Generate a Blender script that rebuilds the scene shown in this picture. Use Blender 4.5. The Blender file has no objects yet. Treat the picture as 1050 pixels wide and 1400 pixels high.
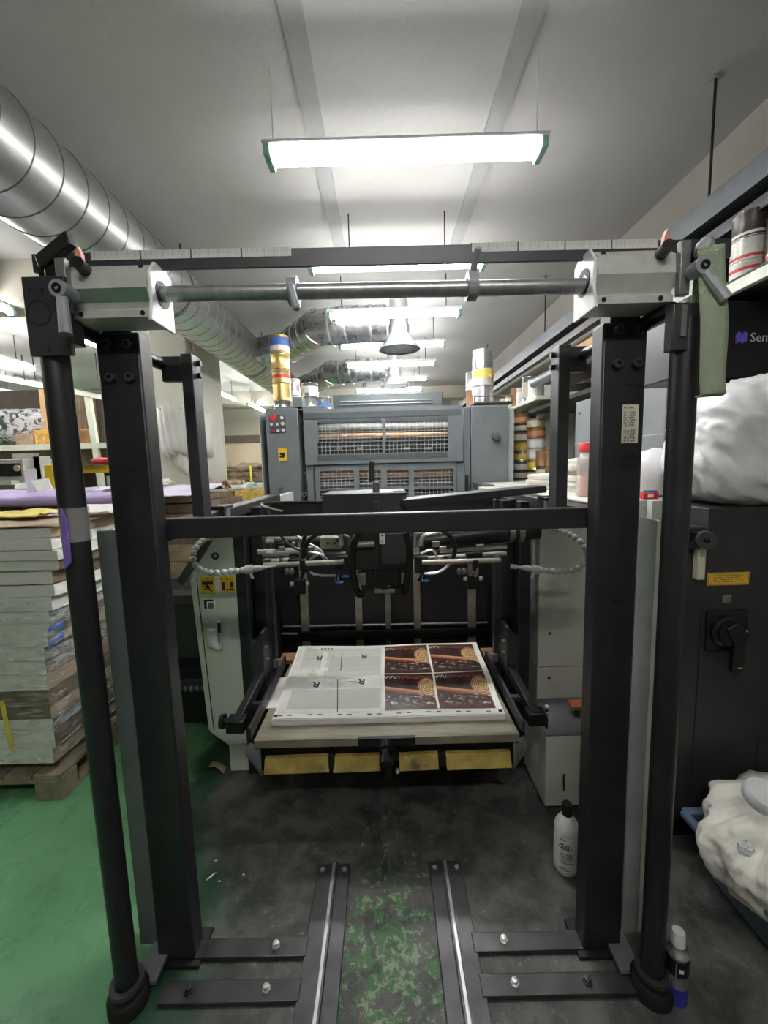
import bpy, bmesh, math, random
from mathutils import Vector, Matrix, noise
random.seed(7)
SC = bpy.context.scene
COL = SC.collection

# ------------------------------------------------------------------ camera, world, exposure
FPX, CX, CY, CAMH = 560.0, 525.0, 700.0, 1.55
def _cam_axes():
    dy = Vector(((525-CX)/FPX, -(636-CY)/FPX, -1)).normalized()
    up = -Vector(((660-CX)/FPX, -(5674-CY)/FPX, -1)).normalized()
    up = (up - dy*up.dot(dy)).normalized()
    return dy.cross(up), dy, up
_dx, _dy, _up = _cam_axes()
ROT = Matrix((_dx, _dy, _up))
cam_data = bpy.data.cameras.new('camera')
cam = bpy.data.objects.new('camera', cam_data)
COL.objects.link(cam)
cam_data.sensor_fit = 'HORIZONTAL'
cam_data.sensor_width = 36.0
cam_data.lens = FPX/1050*36.0
cam_data.clip_start = 0.02
cam.matrix_world = Matrix.Translation((0, 0, CAMH)) @ ROT.to_4x4()
SC.camera = cam
def W(px, py, X=None, Y=None, Z=None):
    """survey helper: photo point + one known plane -> place in the room"""
    d = ROT @ Vector(((px-CX)/FPX, -(py-CY)/FPX, -1))
    t = X/d.x if X is not None else (Y/d.y if Y is not None else (Z-CAMH)/d.z)
    return Vector((0, 0, CAMH)) + d*t

world = bpy.data.worlds.new('world'); SC.world = world
world.use_nodes = True
world.node_tree.nodes['Background'].inputs[0].default_value = (0.6, 0.62, 0.65, 1)
world.node_tree.nodes['Background'].inputs[1].default_value = 0.05
SC.view_settings.view_transform = 'Standard'
SC.view_settings.look = 'None'
SC.view_settings.exposure = 1.6
SC.view_settings.gamma = 1.0
SC.view_settings.use_curve_mapping = False
LAMP_STRENGTH = 22.0

# ------------------------------------------------------------------ node helpers and materials
def lin(c):
    return tuple(((v/255)/12.92 if v/255 <= .04045 else ((v/255+.055)/1.055)**2.4) for v in c)
class NT:
    def __init__(s, name):
        s.m = bpy.data.materials.new(name); s.m.use_nodes = True
        s.t = s.m.node_tree; s.b = s.t.nodes['Principled BSDF']
    def n(s, typ, **kw):
        k = s.t.nodes.new(typ)
        for a, v in kw.items(): setattr(k, a, v)
        return k
    def l(s, a, b): s.t.links.new(a, b)
    def setin(s, sock, v):
        if hasattr(v, 'links') or hasattr(v, 'is_output'): s.l(v, sock)
        else: sock.default_value = v
    def math(s, op, a, b=0.0, c=0.0, clamp=False):
        k = s.n('ShaderNodeMath', operation=op, use_clamp=clamp)
        s.setin(k.inputs[0], a); s.setin(k.inputs[1], b); s.setin(k.inputs[2], c)
        return k.outputs[0]
    def step(s, a, lo, hi):
        k = s.n('ShaderNodeMapRange', interpolation_type='SMOOTHSTEP')
        s.setin(k.inputs['Value'], a); k.inputs['From Min'].default_value = lo; k.inputs['From Max'].default_value = hi
        return k.outputs['Result']
    def mix(s, f, a, b):
        k = s.n('ShaderNodeMix', data_type='RGBA')
        s.setin(k.inputs['Factor'], f)
        for i, v in ((6, a), (7, b)):
            s.setin(k.inputs[i], v if hasattr(v, 'links') else (*v[:3], 1))
        return k.outputs[2]
    def noise(s, vec, scale, detail=4, rough=.55, dist=0.0):
        k = s.n('ShaderNodeTexNoise')
        if vec is not None: s.l(vec, k.inputs['Vector'])
        k.inputs['Scale'].default_value = scale; k.inputs['Detail'].default_value = detail
        k.inputs['Roughness'].default_value = rough; k.inputs['Distortion'].default_value = dist
        return k.outputs['Fac']
    def coord(s, which='Object'):
        return s.n('ShaderNodeTexCoord').outputs[which]
    def pos(s):
        return s.n('ShaderNodeNewGeometry').outputs['Position']
    def xyz(s, v):
        k = s.n('ShaderNodeSeparateXYZ'); s.l(v, k.inputs[0]); return k.outputs
    def scalev(s, v, sc):
        k = s.n('ShaderNodeVectorMath', operation='MULTIPLY'); s.l(v, k.inputs[0]); k.inputs[1].default_value = sc
        return k.outputs[0]
    def bump(s, h, strength, dist=.01):
        k = s.n('ShaderNodeBump'); s.l(h, k.inputs['Height'])
        k.inputs['Strength'].default_value = strength; k.inputs['Distance'].default_value = dist
        s.l(k.outputs[0], s.b.inputs['Normal'])
    def base(s, c): s.setin(s.b.inputs['Base Color'], c if hasattr(c, 'links') else (*c[:3], 1))
    def set(s, **kw):
        for k, v in kw.items(): s.setin(s.b.inputs[k.replace('_', ' ')], v)

MATS = {}
def pbr(name, rgb, rough=.5, metal=0.0, var=.12, scale=14, bump=0.0, bscale=80, spots=None, stretch=(1, 1, 1), spec=.5):
    """rgb in 0..255 sRGB; colour varies a little with noise, optional dirt colour"""
    s = NT(name); c = lin(rgb); v = s.coord()
    if stretch != (1, 1, 1): v = s.scalev(v, stretch)
    f = s.noise(v, scale)
    lo = tuple(x*(1-var) for x in c); hi = tuple(min(1, x*(1+var)) for x in c)
    k = s.mix(s.step(f, .3, .7), lo, hi)
    if spots:
        k = s.mix(s.math('MULTIPLY', s.step(s.noise(v, spots[1], 6, .65), .54, .72), spots[2]), k, lin(spots[0]))
    s.base(k); s.set(Metallic=metal)
    s.b.inputs['Specular IOR Level'].default_value = spec
    s.setin(s.b.inputs['Roughness'], s.math('ADD', rough-.06, s.math('MULTIPLY', f, .12)))
    if bump: s.bump(s.noise(v, bscale, 3), bump)
    MATS[name] = s.m
    return s.m
def emit(name, rgb, strength):
    s = NT(name); s.base((1, 1, 1)); s.set(Emission_Color=(*rgb, 1), Emission_Strength=strength)
    MATS[name] = s.m; return s.m

pbr('black_paint', (31, 31, 34), .42, 0, .15, 9, .05, 60, ((52, 52, 54), 5, .35))
pbr('black_matte', (22, 22, 24), .6, 0, .2, 12, 0, 80, ((40, 40, 42), 7, .4))
pbr('black_plastic', (17, 17, 18), .35, 0, .1)
pbr('charcoal_paint', (52, 52, 56), .4, 0, .12, 8, .05, 90, ((74, 74, 76), 6, .4))
pbr('plate_grey', (98, 102, 104), .5, 0, .1, 10, .03, 120, ((80, 84, 84), 4, .5))
pbr('plate_pale', (158, 165, 165), .5, 0, .1, 10, .03, 120, ((140, 146, 146), 4, .5))
pbr('cast_aluminium', (196, 197, 190), .42, .25, .06, 25, .05, 200)
pbr('cast_green', (104, 128, 112), .5, .1, .06, 25)
pbr('end_white', (226, 228, 226), .4, .1, .04)
pbr('grey_lever', (150, 154, 158), .45, .1, .06, 40)
pbr('steel_shaft', (176, 178, 182), .34, .8, .1, 6, 0, 80, ((110, 108, 106), 30, .5), (8, 1, 1))
pbr('steel_bright', (206, 206, 202), .3, .7, .12, 30)
pbr('steel_dull', (134, 134, 131), .42, .6, .2, 25, .03, 90, ((70, 66, 60), 12, .5))
pbr('steel_strip', (160, 152, 140), .38, .45, .15, 20, 0, 80, ((110, 100, 90), 8, .4))
pbr('rail_steel', (82, 81, 83), .36, .7, .2, 9, .05, 60, ((50, 48, 48), 4, .6))
pbr('unit_grey', (110, 117, 120), .5, 0, .06, 6, .02, 200, ((100, 106, 108), 5, .4))
pbr('unit_dark', (78, 84, 87), .5, 0, .06)
pbr('unit_pale', (170, 178, 176), .5, 0, .05)
pbr('panel_cream', (206, 209, 199), .42, 0, .05, 3, .02, 150, ((150, 150, 132), 4, .45))
pbr('panel_grey_cream', (208, 207, 198), .45, 0, .05, 3, .02, 150, ((140, 136, 124), 4, .4))
pbr('shelf_cream', (206, 210, 194), .5, 0, .05)
pbr('galvanised', (196, 197, 196), .36, .85, .12, 10, .04, 30, ((140, 140, 138), 5, .5), (1, .25, 1))
pbr('foil', (168, 170, 172), .28, .9, .2, 14, .35, 22)
pbr('yellow_label', (226, 184, 44), .5, 0, .05)
pbr('yellow_paint', (168, 146, 70), .6, 0, .25, 12, .05, 60, ((92, 87, 70), 9, 1.0))
pbr('ink_black', (14, 14, 14), .6)
pbr('board_wood', (132, 126, 108), .55, 0, .2, 8, .05, 60, ((102, 96, 82), 5, .7), (.6, 4, 1))
pbr('wood_brown', (130, 98, 70), .7, 0, .3, 10, .1, 60, None, (1, 6, 6))
pbr('pallet_wood', (138, 126, 106), .75, 0, .3, 12, .15, 50, ((92, 82, 66), 8, .6))
pbr('kraft', (168, 146, 120), .75, 0, .2, 8, .1, 30, ((120, 100, 80), 6, .6))
pbr('kraft_dark', (118, 100, 82), .75, 0, .3, 10, .1, 30, ((60, 50, 42), 8, .7))
pbr('cardboard', (196, 160, 116), .8, 0, .1, 10)
pbr('carton_print', (204, 160, 84), .7, 0, .35, 30, 0, 10, ((150, 60, 40), 40, .6))
pbr('paper_edge', (230, 226, 222), .75, 0, .05, 6, .1, 220, ((200, 205, 196), 3, .5), (1, 1, 26))
pbr('paper_white', (226, 226, 220), .7, 0, .05, 6)
pbr('paper_lilac', (168, 150, 196), .6, 0, .1, 6)
pbr('paper_lilac_pale', (214, 208, 228), .6, 0, .06, 6)
pbr('purple_plastic', (124, 96, 176), .45, 0, .1)
pbr('yellow_paper', (226, 206, 80), .6, 0, .1)
pbr('cloth_white', (206, 202, 192), .85, 0, .08, 8, .4, 120)
pbr('cloth_rag', (222, 219, 210), .9, 0, .08, 8, .5, 22, ((176, 170, 152), 6, .5))
pbr('bag_white', (222, 222, 224), .38, 0, .05, 6, .2, 22, ((196, 194, 188), 3, .5))
pbr('strap_green', (146, 158, 134), .8, 0, .06, 8, .35, 300, ((126, 138, 116), 4, .5))
pbr('bin_blue', (84, 102, 126), .5, 0, .08, 6, .03)
pbr('lid_red', (214, 52, 56), .4, 0, .05)
pbr('label_red', (198, 48, 52), .5)
pbr('label_blue', (70, 112, 190), .5)
pbr('spray_blue', (48, 66, 168), .35, .2)
pbr('label_yellow', (226, 204, 96), .5)
pbr('label_white', (228, 228, 224), .5)
pbr('label_green', (70, 160, 90), .5)
pbr('label_orange', (196, 140, 104), .5)
pbr('tin_gold', (214, 184, 120), .32, .75, .1)
pbr('tin_silver', (196, 198, 200), .25, .85, .1)
pbr('tin_dark', (86, 82, 78), .4, .5, .1)
pbr('tin_brown', (150, 112, 76), .4, .3, .15)
pbr('tin_white', (206, 204, 198), .4, .1)
pbr('plastic_white', (216, 218, 218), .4, 0, .03)
pbr('pink_rubber', (206, 142, 126), .6)
pbr('hose_grey', (166, 168, 166), .4, 0, .05)
pbr('hose_dark', (74, 76, 74), .45, 0, .1)
pbr('cabinet_black', (44, 44, 46), .42, 0, .12, 5, .04, 160, ((54, 53, 52), 4, .5))
pbr('locker_grey', (118, 122, 124), .5, 0, .05)
pbr('strut_grey', (92, 96, 100), .42, .4, .1)
pbr('roller_grey', (128, 132, 136), .35, .3, .1)
pbr('banner_black', (34, 34, 38), .35, 0, .1, 5)
pbr('logo_purple', (120, 96, 206), .5)
pbr('board_cream', (206, 204, 194), .6)
pbr('pillar_paint', (216, 213, 200), .75, 0, .05, 3, .08, 40, ((172, 168, 150), 4, .5))
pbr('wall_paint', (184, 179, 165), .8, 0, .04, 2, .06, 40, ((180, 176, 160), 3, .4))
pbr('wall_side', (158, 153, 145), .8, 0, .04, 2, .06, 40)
pbr('wall_far', (214, 196, 172), .8, 0, .03, 2)
pbr('trim_brown', (110, 98, 88), .7)
pbr('ceiling_strip', (160, 160, 160), .7, 0, .03)
pbr('printer_body', (170, 170, 164), .5)
pbr('dark_glass', (36, 38, 38), .15)
pbr('copper_roller', (196, 150, 116), .3, .6)
pbr('label_paper', (206, 202, 184), .6, 0, .03)
pbr('lamp_housing', (225, 230, 232), .4)
pbr('lamp_cap', (150, 196, 184), .4)
pbr('rubber', (26, 26, 27), .5)
pbr('brush_orange', (176, 96, 66), .6, 0, .2)
pbr('brush_bristle', (90, 96, 72), .9, 0, .3)
emit('tube_light', (1.0, .985, .965), LAMP_STRENGTH)

def ceiling_mat():
    s = NT('ceiling_paint'); p = s.pos()
    f = s.noise(p, .9, 5, .6)
    k = s.mix(s.step(f, .3, .7), lin((180, 178, 176)), lin((189, 188, 186)))
    g = s.step(s.noise(p, 9, 3), .68, .74)
    k = s.mix(s.math('MULTIPLY', g, .12), k, lin((120, 118, 112)))
    s.base(k); s.set(Roughness=.75); s.bump(s.noise(p, 30, 4), .12)
    MATS['ceiling_paint'] = s.m
ceiling_mat()

def floor_mat():
    s = NT('floor_epoxy'); p = s.pos(); x, y, z = s.xyz(p)
    big = s.noise(p, 1.6, 6, .62, .4); mid = s.noise(p, 7, 8, .68, .3); fine = s.noise(p, 42, 6, .7)
    # clean green walkway beyond the left post, worn black work area around the machine
    edge = s.math('ADD', s.math('ADD', x, s.math('MULTIPLY', s.math('SUBTRACT', mid, .5), .24)), s.math('MULTIPLY', s.step(y, 1.25, 1.8), .24))
    worn = s.step(edge, -.84, -.75)
    halfworn = s.step(s.math('ADD', edge, s.math('MULTIPLY', s.math('SUBTRACT', big, .5), .5)), -.70, -.5)
    green = s.mix(s.step(big, .3, .7), lin((100, 154, 110)), lin((112, 166, 120)))
    dgreen = s.mix(s.step(mid, .35, .65), lin((30, 58, 42)), lin((46, 80, 58)))
    grime = s.mix(s.step(mid, .35, .66), lin((48, 47, 46)), lin((92, 90, 87)))
    grime = s.mix(s.math('MULTIPLY', s.step(fine, .56, .70), .5), grime, lin((124, 121, 116)))
    grime = s.mix(s.math('MULTIPLY', s.step(big, .52, .66), .6), grime, lin((38, 37, 36)))
    # patches where the green paint still shows, mostly between and beside the rails
    cx = s.math('ABSOLUTE', s.math('SUBTRACT', x, -.03))
    zone = s.math('SUBTRACT', .62, s.math('MULTIPLY', cx, .85))
    yz = s.math('ABSOLUTE', s.math('SUBTRACT', y, 1.12))
    zone = s.math('SUBTRACT', zone, s.math('MULTIPLY', yz, .75))
    pm = s.math('ADD', s.math('MULTIPLY', s.noise(p, 19, 10, .78, .5), 1.0), s.math('MULTIPLY', zone, .36))
    patch = s.step(pm, .665, .70)
    pale = s.step(s.math('ADD', fine, s.math('MULTIPLY', mid, .4)), .68, .78)
    pcol = s.mix(pale, lin((58, 100, 58)), lin((128, 146, 118)))
    grime = s.mix(patch, grime, pcol)
    k = s.mix(worn, green, s.mix(halfworn, dgreen, grime))
    s.base(k)
    rough = s.math('ADD', s.math('MULTIPLY', worn, .2), s.math('ADD', .2, s.math('MULTIPLY', mid, .16)))
    s.setin(s.b.inputs['Roughness'], rough)
    s.bump(s.math('ADD', s.math('MULTIPLY', fine, worn), s.math('MULTIPLY', patch, -.5)), .25, .004)
    MATS['floor_epoxy'] = s.m
floor_mat()

def film_mat():
    s = NT('stretch_film'); v = s.coord()
    f = s.noise(s.scalev(v, (1, 1, 5)), 9, 5, .6, .6)
    s.base(lin((232, 236, 232))); s.set(Roughness=.16)
    s.setin(s.b.inputs['Alpha'], s.math('ADD', .06, s.math('MULTIPLY', s.step(f, .45, .72), .5)))
    s.bump(f, .7, .02)
    MATS['stretch_film'] = s.m
film_mat()
def clear_mat(name, rgb, alpha, rough=.12):
    s = NT(name); s.base(lin(rgb)); s.set(Roughness=rough, Alpha=alpha)
    MATS[name] = s.m
clear_mat('clear_plastic', (226, 222, 222), .35)
clear_mat('bottle_plastic', (226, 226, 222), .9, .35)
clear_mat('clear_tape', (226, 226, 226), .16, .1)
clear_mat('film_grey', (150, 152, 152), .45, .3)

def news_mat():
    s = NT('wrapped_bundle'); v = s.coord()
    f = s.noise(v, 9, 8, .7, 1.2)
    k = s.mix(s.step(f, .42, .52), lin((70, 72, 76)), lin((206, 206, 206)))
    k = s.mix(s.math('MULTIPLY', s.step(s.noise(v, 4, 3), .6, .66), .6), k, lin((206, 150, 156)))
    s.base(k); s.set(Roughness=.25); s.bump(f, .6, .03)
    MATS['wrapped_bundle'] = s.m
news_mat()

def ruler_mat():
    s = NT('ruler_print'); u, v, _ = s.xyz(s.coord('UV'))
    k = lin((206, 206, 200))
    def tick(per, w, hmin):
        fr = s.math('FRACT', s.math('MULTIPLY', u, per))
        a = s.math('LESS_THAN', fr, w)
        return s.math('MULTIPLY', a, s.math('GREATER_THAN', v, hmin))
    t = s.math('MAXIMUM', tick(110, .42, .45), tick(22, .12, .2))
    t2 = tick(4.0, .03, .0)
    c = s.mix(s.math('MULTIPLY', t, .4), k, lin((120, 122, 120)))
    c = s.mix(s.math('MULTIPLY', t2, .9), c, lin((40, 42, 44)))
    s.base(c); s.set(Roughness=.5)
    MATS['ruler_print'] = s.m
ruler_mat()

def print_mat():
    """the printed picture: dark brown ground, a copper bar, gold rings, sparks and red lettering"""
    s = NT('printed_picture'); uv = s.coord('UV'); u, v, _ = s.xyz(uv)
    n1 = s.noise(uv, 5, 6, .65); n2 = s.noise(uv, 22, 5, .7); n3 = s.noise(s.scalev(uv, (1, 2.2, 1)), 8, 5, .7, 1.0)
    k = s.mix(s.step(n1, .3, .7), lin((30, 22, 22)), lin((74, 46, 40)))
    # red brown base band
    k = s.mix(s.math('MULTIPLY', s.math('SUBTRACT', 1, s.step(v, .12, .2)), .7), k, lin((80, 50, 45)))
    # bar
    d = s.math('ABSOLUTE', s.math('SUBTRACT', v, s.math('ADD', .56, s.math('MULTIPLY', u, -.2))))
    bar = s.math('SUBTRACT', 1, s.step(d, .05, .075))
    bcol = s.mix(s.step(s.math('SUBTRACT', v, s.math('ADD', .56, s.math('MULTIPLY', u, -.2))), -.06, .06), lin((110, 54, 30)), lin((206, 142, 104)))
    k = s.mix(bar, k, bcol)
    # sparks along the bottom
    sp = s.math('MULTIPLY', s.step(n3, .54, .66), s.math('SUBTRACT', 1, s.step(s.math('ABSOLUTE', s.math('SUBTRACT', v, .25)), .1, .2)))
    k = s.mix(sp, k, lin((214, 208, 200)))
    # orange glow marks
    om = s.math('MULTIPLY', s.step(n2, .58, .66), s.math('SUBTRACT', 1, s.step(s.math('ABSOLUTE', s.math('SUBTRACT', v, .68)), .08, .2)))
    om = s.math('MULTIPLY', om, s.step(u, .5, .6))
    k = s.mix(om, k, lin((196, 92, 50)))
    # lettering band at the top
    lt = s.math('MULTIPLY', s.step(s.noise(s.scalev(uv, (24, 5, 1)), 2, 2), .5, .56), s.math('SUBTRACT', 1, s.step(s.math('ABSOLUTE', s.math('SUBTRACT', v, .9)), .035, .05)))
    k = s.mix(lt, k, s.mix(s.step(u, .2, .3), lin((220, 212, 200)), lin((176, 84, 64))))
    # rings
    dx = s.math('SUBTRACT', u, .86); dy = s.math('MULTIPLY', s.math('SUBTRACT', v, .62), .72)
    r = s.math('SQRT', s.math('ADD', s.math('MULTIPLY', dx, dx), s.math('MULTIPLY', dy, dy)))
    ring = s.math('SINE', s.math('MULTIPLY', r, 150))
    rc = s.mix(s.step(s.math('ADD', ring, s.math('MULTIPLY', n2, 1.6)), .2, 1.6), lin((132, 96, 58)), lin((208, 180, 128)))
    k = s.mix(s.math('SUBTRACT', 1, s.step(r, .17, .18)), k, rc)
    s.base(k); s.set(Roughness=.35)
    MATS['printed_picture'] = s.m
print_mat()

def proof_mat():
    """make-ready side of the sheet: pale ghost blocks on off-white"""
    s = NT('pale_proof'); uv = s.coord('UV'); u, v, _ = s.xyz(uv)
    n = s.noise(s.scalev(uv, (3, 6, 1)), 3, 3)
    k = s.mix(s.step(n, .35, .65), lin((206, 206, 198)), lin((218, 218, 210)))
    def rect(a, b, c, d):
        m = s.math('MULTIPLY', s.math('MULTIPLY', s.math('GREATER_THAN', u, a), s.math('LESS_THAN', u, b)), s.math('MULTIPLY', s.math('GREATER_THAN', v, c), s.math('LESS_THAN', v, d)))
        return m
    for a, b, c, d, w in ((.07, .98, .05, .30, .85), (.40, .98, .55, .80, .9), (.07, .98, .62, .95, .6), (.30, .98, .48, .56, .7), (.12, .34, .08, .3, .3), (.45, .95, .10, .26, .3)):
        k = s.mix(s.math('MULTIPLY', rect(a, b, c, d), w), k, lin((176, 178, 172)))
    for a, b, c, d in ((.5, .54, .36, .46), (.62, .7, .36, .44), (.8, .84, .36, .46), (.3, .36, .3, .9), (.2, .3, .42, .47)):
        k = s.mix(s.math('MULTIPLY', rect(a, b, c, d), .55), k, lin((232, 232, 226)))
    k = s.mix(s.math('MULTIPLY', s.step(s.noise(uv, 6, 5), .5, .75), s.math('MULTIPLY', s.math('LESS_THAN', u, .45), s.math('GREATER_THAN', v, .5))), k, lin((170, 166, 138)))
    s.base(k); s.set(Roughness=.55)
    MATS['pale_proof'] = s.m
proof_mat()

# ------------------------------------------------------------------ mesh builder
class MB:
    def __init__(s): s.v = []; s.f = []; s.uv = {}; s.mi = []; s.cur = 0
    def add(s, vs, fs):
        o = len(s.v); s.v += [Vector(x) for x in vs]
        for f in fs: s.f.append([o+i for i in f]); s.mi.append(s.cur)
        return s
    def box(s, a, b):
        """axis aligned, opposite corners"""
        x0, x1 = sorted((a[0], b[0])); y0, y1 = sorted((a[1], b[1])); z0, z1 = sorted((a[2], b[2]))
        return s.add([(x0, y0, z0), (x1, y0, z0), (x1, y1, z0), (x0, y1, z0), (x0, y0, z1), (x1, y0, z1), (x1, y1, z1), (x0, y1, z1)],
                     [(3, 2, 1, 0), (4, 5, 6, 7), (0, 1, 5, 4), (1, 2, 6, 5), (2, 3, 7, 6), (3, 0, 4, 7)])
    def bar(s, p, q, w, h, up=(0, 0, 1)):
        """rectangular bar from p to q; w across, h along up"""
        p, q = Vector(p), Vector(q); d = (q-p).normalized(); u = Vector(up)
        if abs(d.dot(u)) > .98: u = Vector((0, 1, 0))
        r = d.cross(u).normalized()*(w/2); u = r.cross(d).normalized()*(h/2)
        c = [(-1, -1), (1, -1), (1, 1), (-1, 1)]
        vs = [p+r*a+u*b for a, b in c]+[q+r*a+u*b for a, b in c]
        return s.add(vs, [(3, 2, 1, 0), (4, 5, 6, 7), (0, 1, 5, 4), (1, 2, 6, 5), (2, 3, 7, 6), (3, 0, 4, 7)])
    def cyl(s, p, q, r, n=16, r2=None, cap=True):
        p, q = Vector(p), Vector(q); d = (q-p).normalized()
        a = d.orthogonal().normalized(); b = d.cross(a); r2 = r if r2 is None else r2
        vs = []
        for c, rr in ((p, r), (q, r2)):
            vs += [c+(a*math.cos(2*math.pi*i/n)+b*math.sin(2*math.pi*i/n))*rr for i in range(n)]
        fs = [(i, (i+1) % n, n+(i+1) % n, n+i) for i in range(n)]
        if cap: fs += [tuple(range(n-1, -1, -1)), tuple(range(n, 2*n))]
        return s.add(vs, fs)
    def ring(s, p, q, ro, ri, n=24):
        p, q = Vector(p), Vector(q); d = (q-p).normalized(); a = d.orthogonal().normalized(); b = d.cross(a)
        vs = []
        for c in (p, q):
            for rr in (ro, ri):
                vs += [c+(a*math.cos(2*math.pi*i/n)+b*math.sin(2*math.pi*i/n))*rr for i in range(n)]
        fs = []
        for i in range(n):
            j = (i+1) % n
            fs += [(i, j, 2*n+j, 2*n+i), (n+j, n+i, 3*n+i, 3*n+j), (j, i, n+i, n+j), (2*n+i, 2*n+j, 3*n+j, 3*n+i)]
        return s.add(vs, fs)
    def lathe(s, prof, c=(0, 0, 0), axis=(0, 0, 1), n=20):
        """profile of (radius, height) along axis from c"""
        c = Vector(c); d = Vector(axis).normalized(); a = d.orthogonal().normalized(); b = d.cross(a)
        vs = []; fs = []
        for r, h in prof:
            vs += [c+d*h+(a*math.cos(2*math.pi*i/n)+b*math.sin(2*math.pi*i/n))*r for i in range(n)]
        for k in range(len(prof)-1):
            for i in range(n):
                j = (i+1) % n; fs.append((k*n+i, k*n+j, (k+1)*n+j, (k+1)*n+i))
        if prof[0][0] > 1e-5: fs.append(tuple(range(n-1, -1, -1)))
        if prof[-1][0] > 1e-5: fs.append(tuple((len(prof)-1)*n+i for i in range(n)))
        return s.add(vs, fs)
    def tube(s, pts, r, n=8, sub=4, closed=False, rr=None):
        """smooth tube through points; rr optional radius function of t in 0..1"""
        P = [Vector(p) for p in pts]
        if sub > 1 and len(P) > 2:
            Q = []
            for i in range(len(P)-1):
                p0 = P[max(i-1, 0)]; p1 = P[i]; p2 = P[i+1]; p3 = P[min(i+2, len(P)-1)]
                for k in range(sub):
                    t = k/sub
                    Q.append(.5*((2*p1)+(p2-p0)*t+(2*p0-5*p1+4*p2-p3)*t*t+(3*p1-p0-3*p2+p3)*t**3))
            Q.append(P[-1]); P = Q
        vs = []; fs = []; prev = None
        for i, p in enumerate(P):
            d = (P[min(i+1, len(P)-1)]-P[max(i-1, 0)]).normalized()
            a = d.orthogonal().normalized() if prev is None else (prev-d*prev.dot(d)).normalized()
            prev = a; b = d.cross(a); q = r if rr is None else rr(i/(len(P)-1))
            vs += [p+(a*math.cos(2*math.pi*k/n)+b*math.sin(2*math.pi*k/n))*q for k in range(n)]
        for i in range(len(P)-1):
            for k in range(n):
                j = (k+1) % n; fs.append((i*n+k, i*n+j, (i+1)*n+j, (i+1)*n+k))
        fs += [tuple(range(n-1, -1, -1)), tuple((len(P)-1)*n+k for k in range(n))]
        return s.add(vs, fs)
    def prism(s, poly, ext):
        """planar polygon of 3D points, extruded by vector ext"""
        P = [Vector(p) for p in poly]; e = Vector(ext); n = len(P)
        nrm = sum(((P[i]-P[0]).cross(P[(i+1) % n]-P[0]) for i in range(1, n-1)), Vector())
        if nrm.dot(e) > 0: P.reverse()
        fs = [tuple(range(n)), tuple(range(2*n-1, n-1, -1))]
        fs += [((i+1) % n, i, n+i, n+(i+1) % n) for i in range(n)]
        return s.add(P+[p+e for p in P], fs)
    def quad(s, a, b, c, d, uv=True):
        o = len(s.f); s.add([a, b, c, d], [(0, 1, 2, 3)])
        if uv: s.uv[o] = ((0, 0), (1, 0), (1, 1), (0, 1))
        return s
    def grid(s, fn, nu, nv, flip=False):
        o = len(s.f)
        vs = [fn(i/nu, j/nv) for j in range(nv+1) for i in range(nu+1)]
        fs = []
        for j in range(nv):
            for i in range(nu):
                a = j*(nu+1)+i; f = (a, a+1, a+nu+2, a+nu+1)
                fs.append(f[::-1] if flip else f)
        s.add(vs, fs)
        return s
    def sphere(s, c, r, nu=16, nv=10, fn=None):
        c = Vector(c); vs = []; r = Vector(r) if hasattr(r, '__len__') else Vector((r, r, r))
        for j in range(nv+1):
            th = math.pi*j/nv
            for i in range(nu):
                ph = 2*math.pi*i/nu
                d = Vector((math.sin(th)*math.cos(ph), math.sin(th)*math.sin(ph), math.cos(th)))
                k = fn(d) if fn else 1
                vs.append(c+Vector((d.x*r.x, d.y*r.y, d.z*r.z))*k)
        fs = []
        for j in range(nv):
            for i in range(nu):
                k = (i+1) % nu; fs.append((j*nu+i, (j+1)*nu+i, (j+1)*nu+k, j*nu+k))
        return s.add(vs, fs)

def world_loc(o):
    p = Vector(o.location)
    while o.parent: o = o.parent; p += o.location
    return p
def obj(name, mb, mat, parent=None, bevel=0.0, smooth=True, solid=0.0, seg=2, sharp=35):
    off = world_loc(parent) if parent is not None else Vector()
    me = bpy.data.meshes.new(name)
    if parent is None:   # origin at the middle of the base
        lo = Vector((min(v.x for v in mb.v), min(v.y for v in mb.v), min(v.z for v in mb.v)))
        hi = Vector((max(v.x for v in mb.v), max(v.y for v in mb.v), max(v.z for v in mb.v)))
        off = Vector(((lo.x+hi.x)/2, (lo.y+hi.y)/2, lo.z))
    me.from_pydata([v-off for v in mb.v], [], mb.f)
    if mb.uv:
        ul = me.uv_layers.new(name='UVMap')
        for fi, co in mb.uv.items():
            for li, c in zip(me.polygons[fi].loop_indices, co): ul.data[li].uv = c
    mats = mat if isinstance(mat, (list, tuple)) else [mat]
    for m in mats: me.materials.append(MATS[m])
    if len(mats) > 1: me.polygons.foreach_set('material_index', mb.mi)
    if smooth:
        me.polygons.foreach_set('use_smooth', [True]*len(me.polygons)); me.set_sharp_from_angle(angle=math.radians(sharp))
    me.update()
    o = bpy.data.objects.new(name, me); COL.objects.link(o)
    if parent is not None: o.parent = parent
    else: o.location = off
    if solid:
        md = o.modifiers.new('solid', 'SOLIDIFY'); md.thickness = solid; md.offset = 0
    if bevel:
        md = o.modifiers.new('bevel', 'BEVEL'); md.width = bevel; md.segments = seg; md.limit_method = 'ANGLE'; md.angle_limit = math.radians(40)
    return o
def tag(o, label, cat, group=None, kind=None):
    o['label'] = label; o['category'] = cat
    if group: o['group'] = group
    if kind: o['kind'] = kind
    return o
def thing(name, label, cat, loc=(0, 0, 0), group=None):
    o = bpy.data.objects.new(name, None); o.empty_display_size = .1
    COL.objects.link(o); o.location = loc
    return tag(o, label, cat, group)
def struct(name, mb, mat, parent=None, **kw):
    o = obj(name, mb, mat, parent, **kw)
    if parent is None: o['kind'] = 'structure'
    return o
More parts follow.
